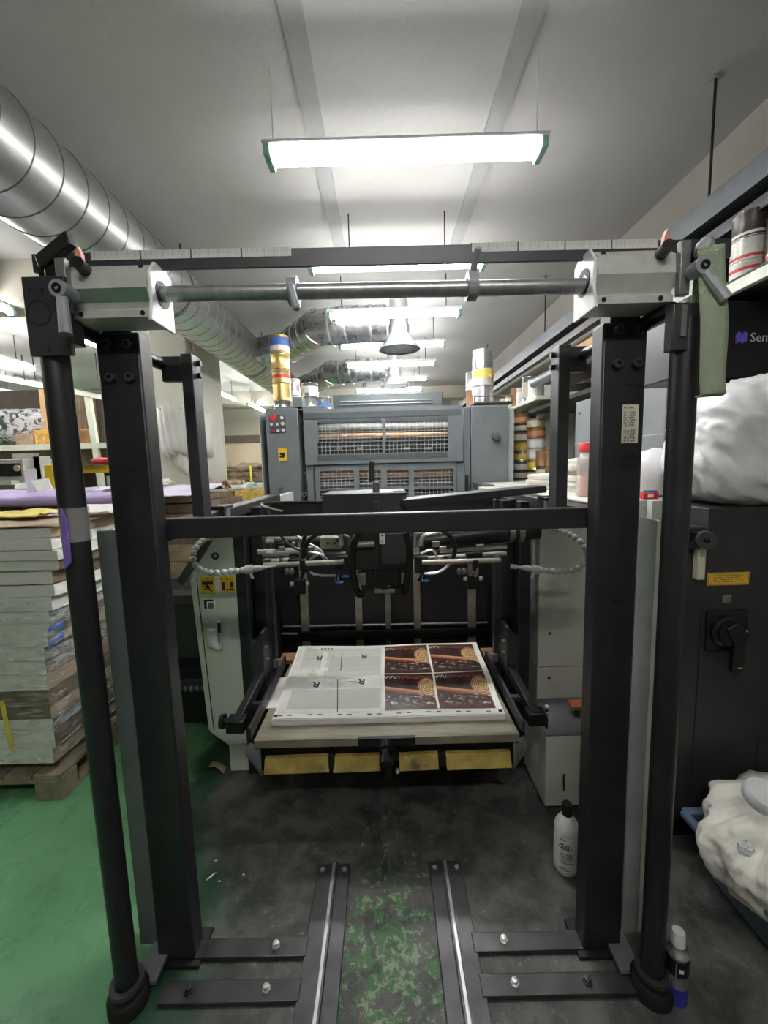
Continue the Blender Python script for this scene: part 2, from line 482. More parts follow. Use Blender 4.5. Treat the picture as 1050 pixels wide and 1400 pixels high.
def text(s, loc, size, mat, parent, rx=math.pi/2, ry=0, rz=0, ext=.0006, name='lettering', align='LEFT', sx=1.0):
    cu = bpy.data.curves.new(name, 'FONT'); cu.body = s; cu.size = size; cu.extrude = ext
    cu.align_x = align; cu.materials.append(MATS[mat]); cu.resolution_u = 2
    tmp = bpy.data.objects.new(name, cu)
    me = bpy.data.meshes.new_from_object(tmp)
    bpy.data.objects.remove(tmp); bpy.data.curves.remove(cu)
    o = bpy.data.objects.new(name, me); COL.objects.link(o)
    o.parent = parent; o.location = Vector(loc)-world_loc(parent); o.rotation_euler = (rx, ry, rz); o.scale = (sx, 1, 1)
    return o
def copy_tree(o, loc, label=None, parent=None):
    c = o.copy(); COL.objects.link(c)
    if parent is not None: c.parent = parent
    else:
        c.location = loc
        if label: c['label'] = label
    for ch in o.children: copy_tree(ch, None, None, c)
    return c
def part_copy(o, delta):
    c = o.copy(); c.location = o.location+Vector(delta); COL.objects.link(c); return c

# ------------------------------------------------------------------ the setting
XL, XR, YB, YF, ZC = -9.5, 1.83, 11.6, -3.0, 3.2
struct('floor', MB().box((XL-.1, YF-.1, -.1), (XR+.1, YB+.1, 0)), 'floor_epoxy')
struct('ceiling', MB().box((XL-.1, YF-.1, ZC), (XR+.1, YB+.1, ZC+.1)), 'ceiling_paint')
struct('wall_left', MB().box((XL-.1, YF, 0), (XL, YB, ZC)), 'wall_paint')
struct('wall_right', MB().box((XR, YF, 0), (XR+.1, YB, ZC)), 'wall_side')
struct('wall_back', MB().box((XL, YB, 0), (XR, YB+.1, ZC)), 'wall_paint')
struct('wall_front', MB().box((XL, YF-.1, 0), (XR, YF, ZC)), 'wall_paint')
# flat strips on the ceiling, a dropped beam on the left, the far wall's bands
struct('trim_1', MB().box((-.335, -1.0, ZC-.012), (-.25, 3.6, ZC)), 'ceiling_strip')
struct('trim_2', MB().box((.545, -1.0, ZC-.012), (.63, 3.6, ZC)), 'ceiling_strip')
struct('trim_3', MB().box((XL, 3.35, 2.92), (-2.0, 3.75, ZC)), 'wall_paint')
struct('trim_4', MB().box((XL, 9.0, 2.95), (XR, 9.4, ZC)), 'wall_paint')
struct('trim_5', MB().box((XL, YB-.08, 2.28), (XR, YB, 2.48)), 'trim_brown')
struct('trim_6', MB().box((XL, YB-.04, .1), (XR, YB, 2.28)), 'wall_far')
pil = MB().box((-2.44, 4.5, 0), (-2.06, 5.3, ZC)).box((-2.06, 4.62, 0), (-2.02, 5.3, ZC))
struct('pillar', pil, 'pillar_paint', bevel=.01)
hp = thing('hanging_papers', 'sheaf of white papers hung on the cream pillar', 'papers', (-2.2, 4.45, 1.9))
for i in range(5):
    x = -2.40+i*.075
    def sheet(u, v, x=x, i=i):
        return (x+u*.10+.03*(1-v), 4.44-.02*i-.05*u*(1-v)-.03*math.sin(u*3+i), 1.72+.02*(i % 3)+v*.5-.04*u)
    obj('paper_sheet', MB().grid(sheet, 4, 6), 'paper_white', hp, solid=.004)
obj('paper_sheet', MB().grid(lambda u, v: (-2.25+.16*u, 4.42-.03*u, 1.60+.22*v-.12*u), 3, 3), 'paper_edge', hp, solid=.003)
obj('paper_sheet', MB().grid(lambda u, v: (-2.04+.06*u, 4.56+.25*u, 1.72+.5*v-.03*u), 3, 3), 'paper_white', hp, solid=.006)
obj('hanger_bar', MB().bar((-2.42, 4.47, 2.2), (-2.05, 4.47, 2.2), .015, .03), 'steel_dull', hp)

# ------------------------------------------------------------------ lamps
def tube_lamp(c, axis, length, label, n=2, wire=(), w=.1, group='ceiling tube lamps'):
    c = Vector(c); a = Vector(axis); s = Vector((a.y, a.x, 0))
    t = thing('tube_lamp', label, 'lamp', c, group)
    h = length/2
    zh = Vector((0, 0, .026 if n > 2 else .045))
    m = MB(); m.bar(c-a*(h+.02)+zh, c+a*(h+.02)+zh, w*(.9 if n > 2 else .6), .016 if n > 2 else .03)
    obj('housing', m, 'lamp_housing', t, bevel=.006)
    for k in range(n):
        off = s*((k-(n-1)/2)*(.036 if n > 1 else 0))
        obj('tube', MB().cyl(c+off-a*(h-.015), c+off+a*(h-.015), .013, 12), 'tube_light', t)
    for e in (-1, 1):
        m = MB(); m.bar(c+a*e*h-s*w*.42, c+a*e*h+s*w*.42, .03, .05)
        obj('end_holder', m, 'lamp_cap', t, bevel=.006)
    for x in wire:
        p = c+a*x*h+Vector((0, 0, .06))
        obj('hanger_wire', MB().cyl(p, (p.x, p.y, ZC), .002 if n > 2 else .004, 6), 'lamp_housing' if n > 2 else 'black_matte', t)
    return t
for i, y in enumerate((1.90, 2.90, 3.79, 4.72, 5.60, 6.55, 7.45)):
    o = ('wide three tube lamp right above the paper pile, nearest of the central row', 'second tube lamp of the central row, seen under the ruler bar', 'third tube lamp of the central row, just below the steel shaft',
         'fourth tube lamp of the central row, above the first cone hood', 'fifth tube lamp of the central row, behind the first cone hood', 'sixth tube lamp of the central row, at the small cone hood', 'farthest and lowest tube lamp of the central row, over the dark rear unit')[i]
    tube_lamp((.125, y, 2.86), (1, 0, 0), 1.15, o, 3 if i == 0 else 2, (-.97, .97) if i == 0 else (-.55, .55) if i < 2 else (-.8, .8), .13)
tube_lamp((.125, -.6, 2.86), (1, 0, 0), 1.15, 'unseen tube lamp added behind the viewer, continuing the central row', 3, (-.55, .55))  # added lamp out of view, carrying the central row on behind the camera
for x, y0, y1, lab in ((-4.35, 4.1, 5.3, 'tube lamp over the shelving, beside the black pipe plate'), (-6.0, 5.8, 6.98, 'small tube lamp above the wrapped bundle on the left shelf'),
                       (-7.95, 8.8, 10.0, 'long low tube lamp across the wrapped bundle'), (-3.0, 2.3, 3.5, 'tube lamp at the photo edge, left of the lever plate'),
                       (-2.81, 7.15, 8.05, 'tube lamp right of the pillar, nearer of two'), (-2.73, 8.5, 9.75, 'tube lamp right of the pillar, farther of two'),
                       (-4.2, 8.2, 9.3, 'tube lamp glimpsed between black post and pillar')):
    tube_lamp((x, (y0+y1)/2, 2.86), (0, 1, 0), y1-y0, lab, 1 if y0 < 3 else 2, (-.6, .6), .07)
for y, lab in ((8.45, 'unseen tube lamp added to the central row behind the dark rear unit'), (9.35, 'last unseen tube lamp added to the central row, behind the dark rear unit')):
    tube_lamp((.125, y, 2.80), (1, 0, 0), 1.15, lab, 2, (-.8, .8), .12)  # both added out of sight to brighten the far end
for x, y, lab in ((-2.78, 6.2, 'added tube lamp, unseen behind the cream pillar'), (-2.7, 10.6, 'added tube lamp at the far wall, unseen behind the printing unit')):
    tube_lamp((x, y, 2.86), (0, 1, 0), 1.1, lab, 2, (-.6, .6), .1)  # added where pillar and unit hide them, to brighten the far left
tube_lamp((-1.1, 10.3, 2.80), (1, 0, 0), 1.15, 'added tube lamp across the far wall, unseen behind the printing unit', 2, (-.6, .6), .1)  # added out of sight to light the far wall
tube_lamp((-2.95, 4.6, 2.86), (0, 1, 0), .9, 'added tube lamp, unseen behind the top of the left post', 2, (-.6, .6), .1)  # added behind the post to brighten the left background
tube_lamp((-4.3, 1.6, 2.86), (0, 1, 0), 1.2, 'added tube lamp over the green walkway, unseen from the camera', 2, (-.6, .6), .1)  # added off view for more light from the left

# ------------------------------------------------------------------ spiral duct, branches, hoods
DX, DZ, DR = -1.6, 2.90, .222
du = thing('spiral_duct', 'long galvanised spiral duct running under the ceiling on the left', 'duct', (DX, 3.5, DZ-DR))
obj('pipe', MB().cyl((DX, .3, DZ), (DX, 7.4, DZ), DR, 40), 'galvanised', du, sharp=60)
seam = None
for i in range(46):
    y = .42+i*.152
    if seam is None:
        m = MB()
        m.grid(lambda u, v: Vector((DX+(DR+.004*math.sin(math.pi*v))*math.cos(2*math.pi*u), y+(v-.5)*.008+.03*math.cos(2*math.pi*u), DZ+(DR+.004*math.sin(math.pi*v))*math.sin(2*math.pi*u))), 40, 2)
        seam = obj('seam', m, 'steel_dull', du)
    else:
        part_copy(seam, (0, i*.152, 0))
for y, x in ((3.2, -1.45), (5.2, -1.45)):
    obj('hanger_rod', MB().cyl((x, y, DZ+DR-.03), (x, y, ZC), .005, 6), 'black_matte', du)
    obj('hanger_band', MB().ring((DX, y-.012, DZ), (DX, y+.012, DZ), DR+.005, DR-.002, 32), 'steel_dull', du)
def branch(pts, r, name, lab):
    t = thing(name, lab, 'duct', (pts[0][0], pts[0][1], pts[0][2]-r))
    for a, b in zip(pts, pts[1:]):
        a, b = Vector(a), Vector(b)
        d = (b-a).normalized()
        obj('pipe_section', MB().cyl(a-d*r*.35, b+d*r*.35, r, 28), 'foil', t)
        for k in range(1, int((b-a).length/.16)+1):
            p = a+d*.16*k
            obj('joint_ring', MB().ring(p-d*.008, p+d*.008, r+.006, r-.004, 24), 'steel_bright', t)
    return t
branch([(-1.30, 4.86, 2.88), (-1.05, 4.75, 2.88), (-.62, 4.13, 2.88), (-.25, 4.06, 2.88), (.0, 4.06, 2.88)], .165, 'branch_duct', 'foil wrapped branch duct bending right to the nearer hood')
branch([(-1.30, 6.95, 2.88), (-1.1, 6.75, 2.88), (-.72, 6.05, 2.88), (-.3, 5.94, 2.88), (.0, 5.94, 2.88)], .165, 'branch_duct', 'foil wrapped branch duct farther back, rising behind the gold tins')
for y, lab in ((4.12, 'round cone extraction hood hanging at the fourth lamp'), (5.98, 'round cone extraction hood hanging farther back')):
    t = thing('extraction_hood', lab, 'hood', (.18, y, 2.66))
    obj('cone', MB().lathe([(.185, 0), (.19, .02), (.10, .14), (.10, .22)], (.18, y, 2.66), n=28), 'galvanised', t)
    obj('mouth', MB().ring((.18, y, 2.655), (.18, y, 2.675), .2, .16, 28), 'steel_dull', t)
    obj('neck', MB().cyl((.18, y, 2.86), (.18, y, ZC), .09, 20), 'galvanised', t)

# hung steel channel on the right
ch = thing('steel_channel', 'long grey steel channel hung under the ceiling on the right', 'channel', (1.5, 3.5, 2.58))
m = MB(); prof = [(-.05, 0), (.05, 0), (.05, .02), (-.03, .02), (-.03, .08), (.05, .08), (.05, .1), (-.05, .1)]
m.prism([(1.5+x, .3, 2.58+z) for x, z in prof], (0, 9.0, 0))
obj('channel', m, 'strut_grey', ch)
obj('lower_rail', MB().bar((1.53, .3, 2.53), (1.53, 9.0, 2.53), .06, .05), 'charcoal_paint', ch)
for y in (2.0, 3.9, 6.0):
    obj('hanger_rod', MB().cyl((1.5, y, 2.68), (1.5, y, ZC), .006, 6), 'black_matte', ch)
    obj('rod_plate', MB().box((1.48, y-.015, ZC-.005), (1.52, y+.015, ZC)), 'ceiling_strip', ch)

# ------------------------------------------------------------------ the pile gantry at the front
G = thing('pile_gantry', 'tall black steel gantry with shaft and rulers standing before the machine', 'gantry', (-.02, 1.15, 0))
LX0, LX1, RX0, RX1 = -.757, -.64, .588, .706
for x0, x1, side in ((LX0, LX1, -1), (RX0, RX1, 1)):
    post = obj('post', MB().box((x0, 1.128, 0), (x1, 1.19, 1.918 if side < 0 else 1.908)), 'black_paint', G, bevel=.006)
    xc = (x0+x1)/2
    obj('neck', MB().box((xc-.04, 1.13, 1.88), (xc+.04, 1.185, 1.95)), 'black_paint', G, bevel=.003)
    for z in (1.885, 1.80):
        for dx in (-.022, .03):
            b = MB().lathe([(.0125, 0), (.0125, .012), (.011, .014), (.006, .014), (.006, .006), (0, .006)], (xc+dx, 1.128, z), (0, -1, 0), 16)
            obj('bolt', b, 'charcoal_paint', post)
    # foot plate
    obj('foot_plate', MB().box((x0-.02, 1.11, 0), (x1+.02, 1.22, .012)), 'black_matte', G)
obj('cross_beam', MB().box((-.72, 1.192, 1.350), (.68, 1.228, 1.410)), 'black_paint', G, bevel=.004)
# grey flat uprights outside the posts
for side in (-1, 1):
    x0, x1 = ((-.835, -.775) if side < 0 else (.728, .782))
    pl = obj('side_plate', MB().prism([(x0, 1.165, .02), (x1, 1.165, .02), (x1, 1.165, 1.372 if side > 0 else 1.385), (x0, 1.165, 1.385)], (0, .02, 0)), 'plate_grey' if side < 0 else 'plate_pale', G, bevel=.004)
    xe = x0 if side < 0 else x1
    obj('plate_edge', MB().box((xe+.0005, 1.168, .02), (xe+.012, 1.235, 1.37)) if side > 0 else MB().box((xe-.012, 1.185, .02), (xe+.004, 1.235, 1.38)), 'panel_cream' if side > 0 else 'plate_grey', pl)
    xf = -.755 if side < 0 else .70
    obj('foot_tab', MB().box((xf-.035, 1.06, .018), (xf+.03, 1.165, .034)), 'plate_grey', pl, bevel=.002)
# round pipes with their plates and sockets
for side in (-1, 1):
    xb = -.792 if side < 0 else .742
    xt = -.79 if side < 0 else .735
    obj('pipe', MB().cyl((xb, 1.035, .03), (xt, 1.03, 1.88), .030, 24), 'black_paint', G)
    sk = obj('pipe_socket', MB().lathe([(.055, 0), (.055, .035), (.048, .045), (.036, .045), (.036, .06)], (xb, 1.035, 0), n=24), 'black_matte', G)
    obj('socket_ring', MB().ring((xb, 1.035, .06), (xb, 1.035, .075), .045, .031, 24), 'charcoal_paint', sk)
pp = obj('pipe_plate', MB().box((-.818, .99, 1.825), (-.72, 1.003, 2.0)), 'charcoal_paint', G, bevel=.002)
for x, z in ((-.80, 1.97), (-.772, 1.97), (-.772, 1.838)):
    obj('screw_hole', MB().cyl((x, .9895, z), (x, .992, z), .005, 12), 'ink_black', pp)
obj('disc_mark', MB().ring((-.785, .9885, 1.92), (-.785, .991, 1.92), .028, .026, 24), 'black_matte', pp)
obj('plate_bracket', MB().box((-.79, 1.003, 1.86), (-.735, 1.06, 1.99)), 'charcoal_paint', pp)
obj('pipe_plate', MB().box((.683, 1.00, 1.80), (.722, 1.03, 1.905)).box((.722, 1.01, 1.80), (.77, 1.03, 1.91)), 'charcoal_paint', G, bevel=.003)
obj('tape_scrap', MB().box((.700, .996, 1.83), (.712, .9995, 1.90)), 'steel_dull', G)
# rods to the rear and rear uprights
for side in (-1, 1):
    x = -.765 if side < 0 else .70
    obj('side_rod', MB().cyl((x, 1.03, 1.915 if side < 0 else 1.90), (x, 1.50, 1.92 if side < 0 else 1.91), .02, 20), 'black_plastic', G)
    xi = -.672 if side < 0 else .632
    z1 = 1.945 if side < 0 else 1.94
    br = obj('rear_bracket', MB().box((x-.0 if side < 0 else x+.012, 1.47, z1-.085), (xi, 1.50, z1)), 'charcoal_paint', G, bevel=.003)
    rp = obj('rear_post', MB().box((xi-.02, 1.46, 1.36), (xi+.02, 1.53, z1+.005)), 'charcoal_paint', G, bevel=.003)
    for z in (z1-.02, z1-.062):
        xx = xi+.02 if side < 0 else xi-.02
        obj('bolt', MB().cyl((xx, 1.50, z), (xx-side*.014, 1.50, z), .010, 12), 'black_plastic', rp)
# shaft, bearing blocks
SY, SZ = 1.075, 1.985
obj('shaft', MB().cyl((-.70, SY, SZ+.004), (.66, SY, SZ-.008), .0185, 28), 'steel_shaft', G)
def bearing(x_in, x_out, green):
    """octagonal cast housing from its inner face to its outer end"""
    o8 = [(-.046, -.066), (.05, -.066), (.05, .05), (.03, .062), (-.022, .062), (-.050, .040), (-.058, -.004), (-.036, -.042), (-.046, -.05)]
    body = obj('bearing_block', MB().prism([(x_in, SY+a, SZ+b) for a, b in o8], (x_out-x_in, 0, 0)), 'cast_aluminium', G, smooth=False)
    if green:
        m = MB(); m.prism([(x_in-.001, SY-.059, SZ-.004), (x_in-.001, SY-.0455, SZ-.029), (x_in-.001, SY-.0435, SZ-.028), (x_in-.001, SY-.057, SZ-.003)], (x_out-x_in-.01, 0, 0))
        obj('green_face', m, 'cast_green', body)
    s = 1 if x_in > x_out else -1
    pl = MB()
    o8b = [(-.062, -.078), (.052, -.078), (.052, .055), (.03, .068), (-.024, .068), (-.052, .034), (-.05, .0), (-.05, -.03)]
    pl.prism([(x_in, SY+a, SZ+b) for a, b in o8b], (s*.008, 0, 0))
    obj('end_plate', pl, 'end_white', body, bevel=.002)
    obj('bore', MB().ring((x_in+s*.0075, SY, SZ), (x_in+s*.0095, SY, SZ), .032, .0187, 24), 'ink_black', body)
    for xx in (x_in-s*.02, x_out+s*.03):
        for a, b in ((-.036, .051), (-.046, -.057)):
            obj('screw', MB().cyl((xx, SY+a+.006, SZ+b-.002), (xx, SY+a-.0025, SZ+b+.001), .0055, 12), 'black_plastic', body)
    return body
bearing(-.548, -.745, True); bearing(.515, .70, False)
# clamp rings on the shaft with little levers
for x, ang in ((-.213, -1), (.229, 1)):
    c = obj('clamp_ring', MB().ring((x-.012, SY, SZ), (x+.012, SY, SZ), .034, .0188, 24), 'grey_lever', G)
    if ang < 0: obj('clamp_lever', MB().bar((x, SY-.04, SZ), (x+.02, SY-.075, SZ-.07), .016, .014), 'grey_lever', c, bevel=.004)
    else: obj('clamp_lever', MB().bar((x, SY-.02, SZ+.03), (x+.005, SY-.055, SZ+.065), .016, .014), 'grey_lever', c, bevel=.004)
# top bar with paper rulers
tb = obj('top_bar', MB().box((-.872, 1.08, 2.045), (.86, 1.088, 2.088)), 'charcoal_paint', G, bevel=.001)
tb.rotation_euler = (0, math.radians(.35), 0)
for x0, x1 in ((-.715, -.215), (.228, .69)):
    m = MB(); zc = lambda x: 2.069-(x+.006)*.0061
    m.quad((x0, 1.0785, zc(x0)), (x1, 1.0785, zc(x1)), (x1, 1.0785, zc(x1)+.021), (x0, 1.0785, zc(x0)+.021))
    m.prism([(x0, 1.0788, zc(x0)), (x1, 1.0788, zc(x1)), (x1, 1.0788, zc(x1)+.021), (x0, 1.0788, zc(x0)+.021)], (0, .001, 0))
    obj('ruler', m, 'ruler_print', G)
# clamps and hand levers at both ends
def hand_lever(hub, tip, par, hw=.016):
    hub, tip = Vector(hub), Vector(tip); d = (tip-hub); L = d.length
    o = obj('hand_lever', MB().tube([hub, hub+d*.3, hub+d*.75, tip], .014, 10, 3, rr=lambda t: .0105+.003*t), 'grey_lever', par)
    obj('lever_hub', MB().lathe([(.019, 0), (.019, .03), (.014, .05)], hub+Vector((0, -.012, 0)), (0, 1, .0), 18), 'grey_lever', o)
    obj('hub_screw', MB().ring(hub+Vector((0, -.016, 0)), hub+Vector((0, -.011, 0)), .010, .005, 14), 'black_plastic', o)
hand_lever((-.71, .965, 1.958), (-.703, .955, 1.86), G)
hand_lever((.722, .975, 1.972), (.768, .955, 1.895), G)
obj('dome_knob', MB().lathe([(.012, 0), (.018, .01), (.019, .03), (.012, .042), (0, .044)], (.738, 1.0, 2.0), (.25, -.15, .9), 18), 'grey_lever', G)
for x, s in ((-.736, -1), (.708, 1)):
    cl = obj('clamp_plate', MB().box((x-.012, SY-.072, 1.925), (x+.012, SY-.055, 2.045)), 'steel_dull', G, bevel=.002)
    obj('pointer_tip', MB().prism([(x-s*.055, SY-.075, 2.028), (x-s*.038, SY-.075, 2.028), (x-s*.040, SY-.075, 2.052), (x-s*.047, SY-.075, 2.068), (x-s*.054, SY-.075, 2.052)], (0, .012, 0)), 'pink_rubber', cl)
    obj('pointer_knob', MB().cyl((x-s*.05, SY-.085, 2.028), (x-s*.045, SY-.05, 2.024), .014, 14), 'black_plastic', cl)
obj('clamp_arm', MB().bar((-.80, 1.03, 2.045), (-.70, 1.00, 2.082), .02, .035), 'black_plastic', G, bevel=.004)
obj('clamp_stem', MB().box((-.815, 1.04, 1.99), (-.785, 1.07, 2.05)), 'black_plastic', G)
obj('clamp_body', MB().box((-.79, 1.02, 2.0), (-.745, 1.05, 2.065)), 'black_plastic', G, bevel=.008)
obj('clamp_body', MB().box((.715, 1.01, 1.985), (.745, 1.05, 2.03)), 'black_plastic', G, bevel=.008)
# base strips on the floor with bolts
for y in (1.045, 1.155):
    for x0, x1 in ((-.70, -.29), (.245, .73)):
        b = obj('base_strip', MB().box((x0, y-.027, .0), (x1, y+.027, .016)), 'rail_steel', G, bevel=.002)
        xs = (x0+.31, x0+.08) if x0 < 0 else (x0+.10, x1-.17)
        for k, xx in enumerate(xs):
            if y > 1.1 and k == 1: continue
            obj('bolt', MB().lathe([(.013, 0), (.013, .006), (.009, .006), (.009, .016), (0, .017)], (xx, y, .016), n=6), 'steel_bright' if k == (0 if True else 1) else 'rail_steel', b)
# note taped to the right post
nt = obj('list_label', MB().box((.646, 1.1265, 1.592), (.690, 1.1278, 1.694)), 'label_paper', G)
rows = ['No.  Sheet', '', '5.0    104000', '6.0 T  90700', '70g   80700', '80 kg  65700', '90g   58700', '10g   52700', '', '120 kg 43350', '150 kg 35700', '1 kg   28000', '180 kg 29700', '200 kg 26000']
for i, r in enumerate(rows):
    if r: text(r, (.649, 1.1258, 1.684-i*.0068), .0072, 'ink_black', nt, sx=.85, ext=.0002)
def scribble(par, cx, z, w, h, seed, n=16, y=1.1262, r=.0009):
    rnd = random.Random(seed); pts = [(cx+(i/n-.5)*w, y, z+rnd.uniform(-h, h)/2) for i in range(n+1)]
    obj('handwriting', MB().tube(pts, r, 5, 3), 'ink_black', par)
scribble(G, -.69, 1.555, .02, .012, 21, 6); scribble(G, .668, 1.555, .055, .018, 3); scribble(G, .664, 1.53, .045, .016, 5); scribble(G, .652, 1.15, .026, .02, 9, 7); scribble(G, .672, 1.745, .05, .012, 11)

# floor rails
for x, lab in ((-.235, 'dark steel floor rail with a bright groove, under the clamp lever end'), (.195, 'dark steel floor rail with a bright groove, on the spray can side')):
    lab = ('dark steel rail bolted on the floor, nearer the green walkway' if x < 0 else 'dark steel rail bolted on the floor, nearer the white bottle')
    t = thing('floor_rail', lab, 'rail', (x, 1.1, 0), 'floor rails')
    for s in (-1, 1):
        fl = obj('flange', MB().box((x+s*.013, .55, 0), (x+s*.062, 1.432, .012)), 'rail_steel', t, bevel=.002)
        obj('bolt', MB().lathe([(.009, 0), (.009, .006), (0, .007)], (x+s*.042, 1.405, .012), n=6), 'steel_bright', fl)
        obj('guide_lip', MB().box((x+s*.013, .55, .012), (x+s*.006, 1.432, .022)), 'rail_steel', fl)
    obj('groove_strip', MB().box((x-.0125, .55, 0), (x+.0125, 1.44, .006)), 'steel_bright', t)

# webbing strap hung over the right end
st = thing('webbing_strap', 'pale green webbing strap looped over the gantry end', 'strap', (.83, 1.0, 1.72))
def strap(u, v):
    # v runs along the loop: down the front face, round the bottom, back up behind
    wob = .003*math.sin(v*17)+.002*math.sin(u*4+v*6)
    if v < .48:
        k = v/.48
        a = W(954+6*k+1.5*math.sin(k*6), 343+195*k, Y=.97); b = W(990+5*k+1.5*math.sin(k*5), 334+201*k, Y=.965)
    elif v < .58:
        k = (v-.48)/.10; q = math.sin(math.pi*k)*7; yy = .97+.05*(1-math.cos(math.pi*k))/2
        a = W(960-18*k, 538+q-4*k, Y=yy); b = W(995-14*k, 535+q-4*k, Y=yy)
    else:
        k = (v-.58)/.42
        a = W(942+9*k-2*math.sin(k*3), 534-186*k, Y=1.02); b = W(981+2*k, 531-186*k, Y=1.02)
    p = a+(b-a)*u
    return (p.x, p.y+wob, p.z)
obj('loop', MB().grid(strap, 4, 60), 'strap_green', st, solid=.003)
def fold(u, v):
    a = W(954, 343, Y=.97); b = W(990, 334, Y=.965); c = W(951, 348, Y=1.02); d = W(984, 345, Y=1.02)
    p = a+(b-a)*u; q = c+(d-c)*u; r = p+(q-p)*v
    return (r.x, r.y, r.z+.008*math.sin(v*math.pi))
obj('top_fold', MB().grid(fold, 4, 8), 'strap_green', st, solid=.003)

# purple folder and clear tape on the left pipe
tag(obj('purple_folder', MB().prism([W(82, 695, Y=.99), W(90, 712, Y=.99), W(96, 770, Y=.99), W(88, 779, Y=.99)], (0, .006, 0)), 'purple_plastic'), 'purple plastic strip taped to the left black pipe', 'folder')
tag(obj('clear_tape', MB().ring((-.7905, 1.033, 1.38), (-.7905, 1.033, 1.465), .0335, .0318, 24), 'clear_tape'), 'clear tape wound round the left black pipe', 'tape')

# ------------------------------------------------------------------ feeder of the printing press
F = thing('sheet_feeder', 'feeder end of the offset press with cream side panels and black inner frame', 'press feeder', (-.02, 2.2, 0))
FY = 1.95
# left cream side panel, cut at the top corner and at the foot
poly = [(-.735, .155), (-.735, 1.36), (-.76, 1.36), (-.955, 1.075), (-.955, 1.0), (-.925, .22), (-.835, .145)]
lp = obj('side_panel', MB().prism([(x, FY, z) for x, z in poly], (0, 1.35, 0)), 'panel_cream', F, bevel=.004)
obj('foot_panel', MB().box((-.835, FY+.004, 0), (-.737, FY+.5, .15)), 'panel_cream', lp, bevel=.003)
obj('door_edge', MB().prism([(-.958, FY-.006, 1.02), (-.932, FY-.006, 1.02), (-.905, FY-.006, .235), (-.928, FY-.006, .235)], (0, .02, 0)), 'panel_cream', lp, bevel=.002)
obj('door_gap', MB().prism([(-.932, FY-.001, 1.02), (-.928, FY-.001, 1.02), (-.901, FY-.001, .235), (-.905, FY-.001, .235)], (0, .004, 0)), 'ink_black', lp)
obj('corner_strip', MB().bar((-1.0, FY-.02, 1.01), (-.76, FY-.02, 1.345), .012, .04, (-.7, 0, .5)), 'charcoal_paint', lp)
obj('cable_hole', MB().ring((-.83, FY-.004, 1.135), (-.83, FY+.004, 1.135), .018, .008, 18), 'black_plastic', lp)
# warning labels with pictograms
for (px, py), kind in (((284, 800), 0), ((311, 799), 1)):
    c = W(px, py, Y=FY-.002)
    lb = obj('warning_label', MB().box((c.x-.035, FY-.003, c.z-.043), (c.x+.035, FY-.001, c.z+.043)), 'yellow_label', F)
    m = MB(); z = FY-.0036
    def bx(x0, z0, x1, z1): m.box((c.x+x0, z, c.z+z0), (c.x+x1, z+.001, c.z+z1))
    bx(-.035, .024, .035, .0255)
    m.prism([(c.x-.005, z, c.z+.029), (c.x+.005, z, c.z+.029), (c.x, z, c.z+.038)], (0, .001, 0))
    if kind == 0:
        bx(-.027, .002, .027, .018)
        m.bar((c.x-.004, z, c.z+.006), (c.x+.004, z, c.z-.012), .001, .012, (1, 0, 0))
        m.bar((c.x-.025, z, c.z-.006), (c.x+.024, z, c.z-.009), .001, .006)
        m.bar((c.x+.002, z, c.z-.012), (c.x+.02, z, c.z-.032), .001, .007, (1, 0, 1))
        m.bar((c.x-.0, z, c.z-.012), (c.x-.018, z, c.z-.022), .001, .007)
    else:
        bx(-.028, -.028, -.012, .012); bx(.014, -.016, .027, .012); bx(-.002, -.026, .001, .014); bx(-.012, -.030, .012, -.024); bx(.008, -.03, .03, -.02)
    obj('pictogram', m, 'ink_black', lb)
c = W(286, 826, Y=FY-.002)
lb = obj('square_label', MB().box((c.x-.03, FY-.003, c.z-.028), (c.x+.03, FY-.001, c.z+.028)), 'label_white', F)
obj('mark', MB().box((c.x-.025, FY-.0036, c.z-.022), (c.x-.012, FY-.003, c.z+.024)).box((c.x-.025, FY-.0036, c.z+.014), (c.x+.022, FY-.003, c.z+.024)), 'ink_black', lb)
obj('mark', MB().box((c.x-.006, FY-.0036, c.z-.022), (c.x+.022, FY-.003, c.z+.008)), 'plate_grey', lb)
# torn pouch taped to the panel with a knife and an eraser in it
po = thing('paper_pouch', 'torn white pouch taped to the cream panel holding small tools', 'pouch', tuple(W(290, 880, Y=FY-.02)))
a = W(281, 858, Y=FY-.01); b = W(304, 886, Y=FY-.01)
obj('pouch', MB().grid(lambda u, v: (a.x+(b.x-a.x)*u, FY-.006-.022*math.sin(math.pi*u), b.z+(a.z-b.z)*v+.012*math.sin(u*5)*(1-v)), 6, 5), 'plastic_white', po, solid=.002)
obj('blue_stripe', MB().box((b.x-.014, FY-.02, b.z+.03), (b.x-.006, FY-.017, a.z-.0)), 'label_blue', po)
c = W(282, 853, Y=FY-.02); obj('eraser', MB().sphere(c, (.014, .01, .016), 10, 8), 'label_orange', po)
c = W(299, 851, Y=FY-.018)
obj('marker_pen', MB().cyl(c-Vector((0, 0, .05)), c, .008, 12), 'black_plastic', po)
obj('pen_cap', MB().cyl(c, c+Vector((0, 0, .012)), .0085, 12), 'label_white', po)
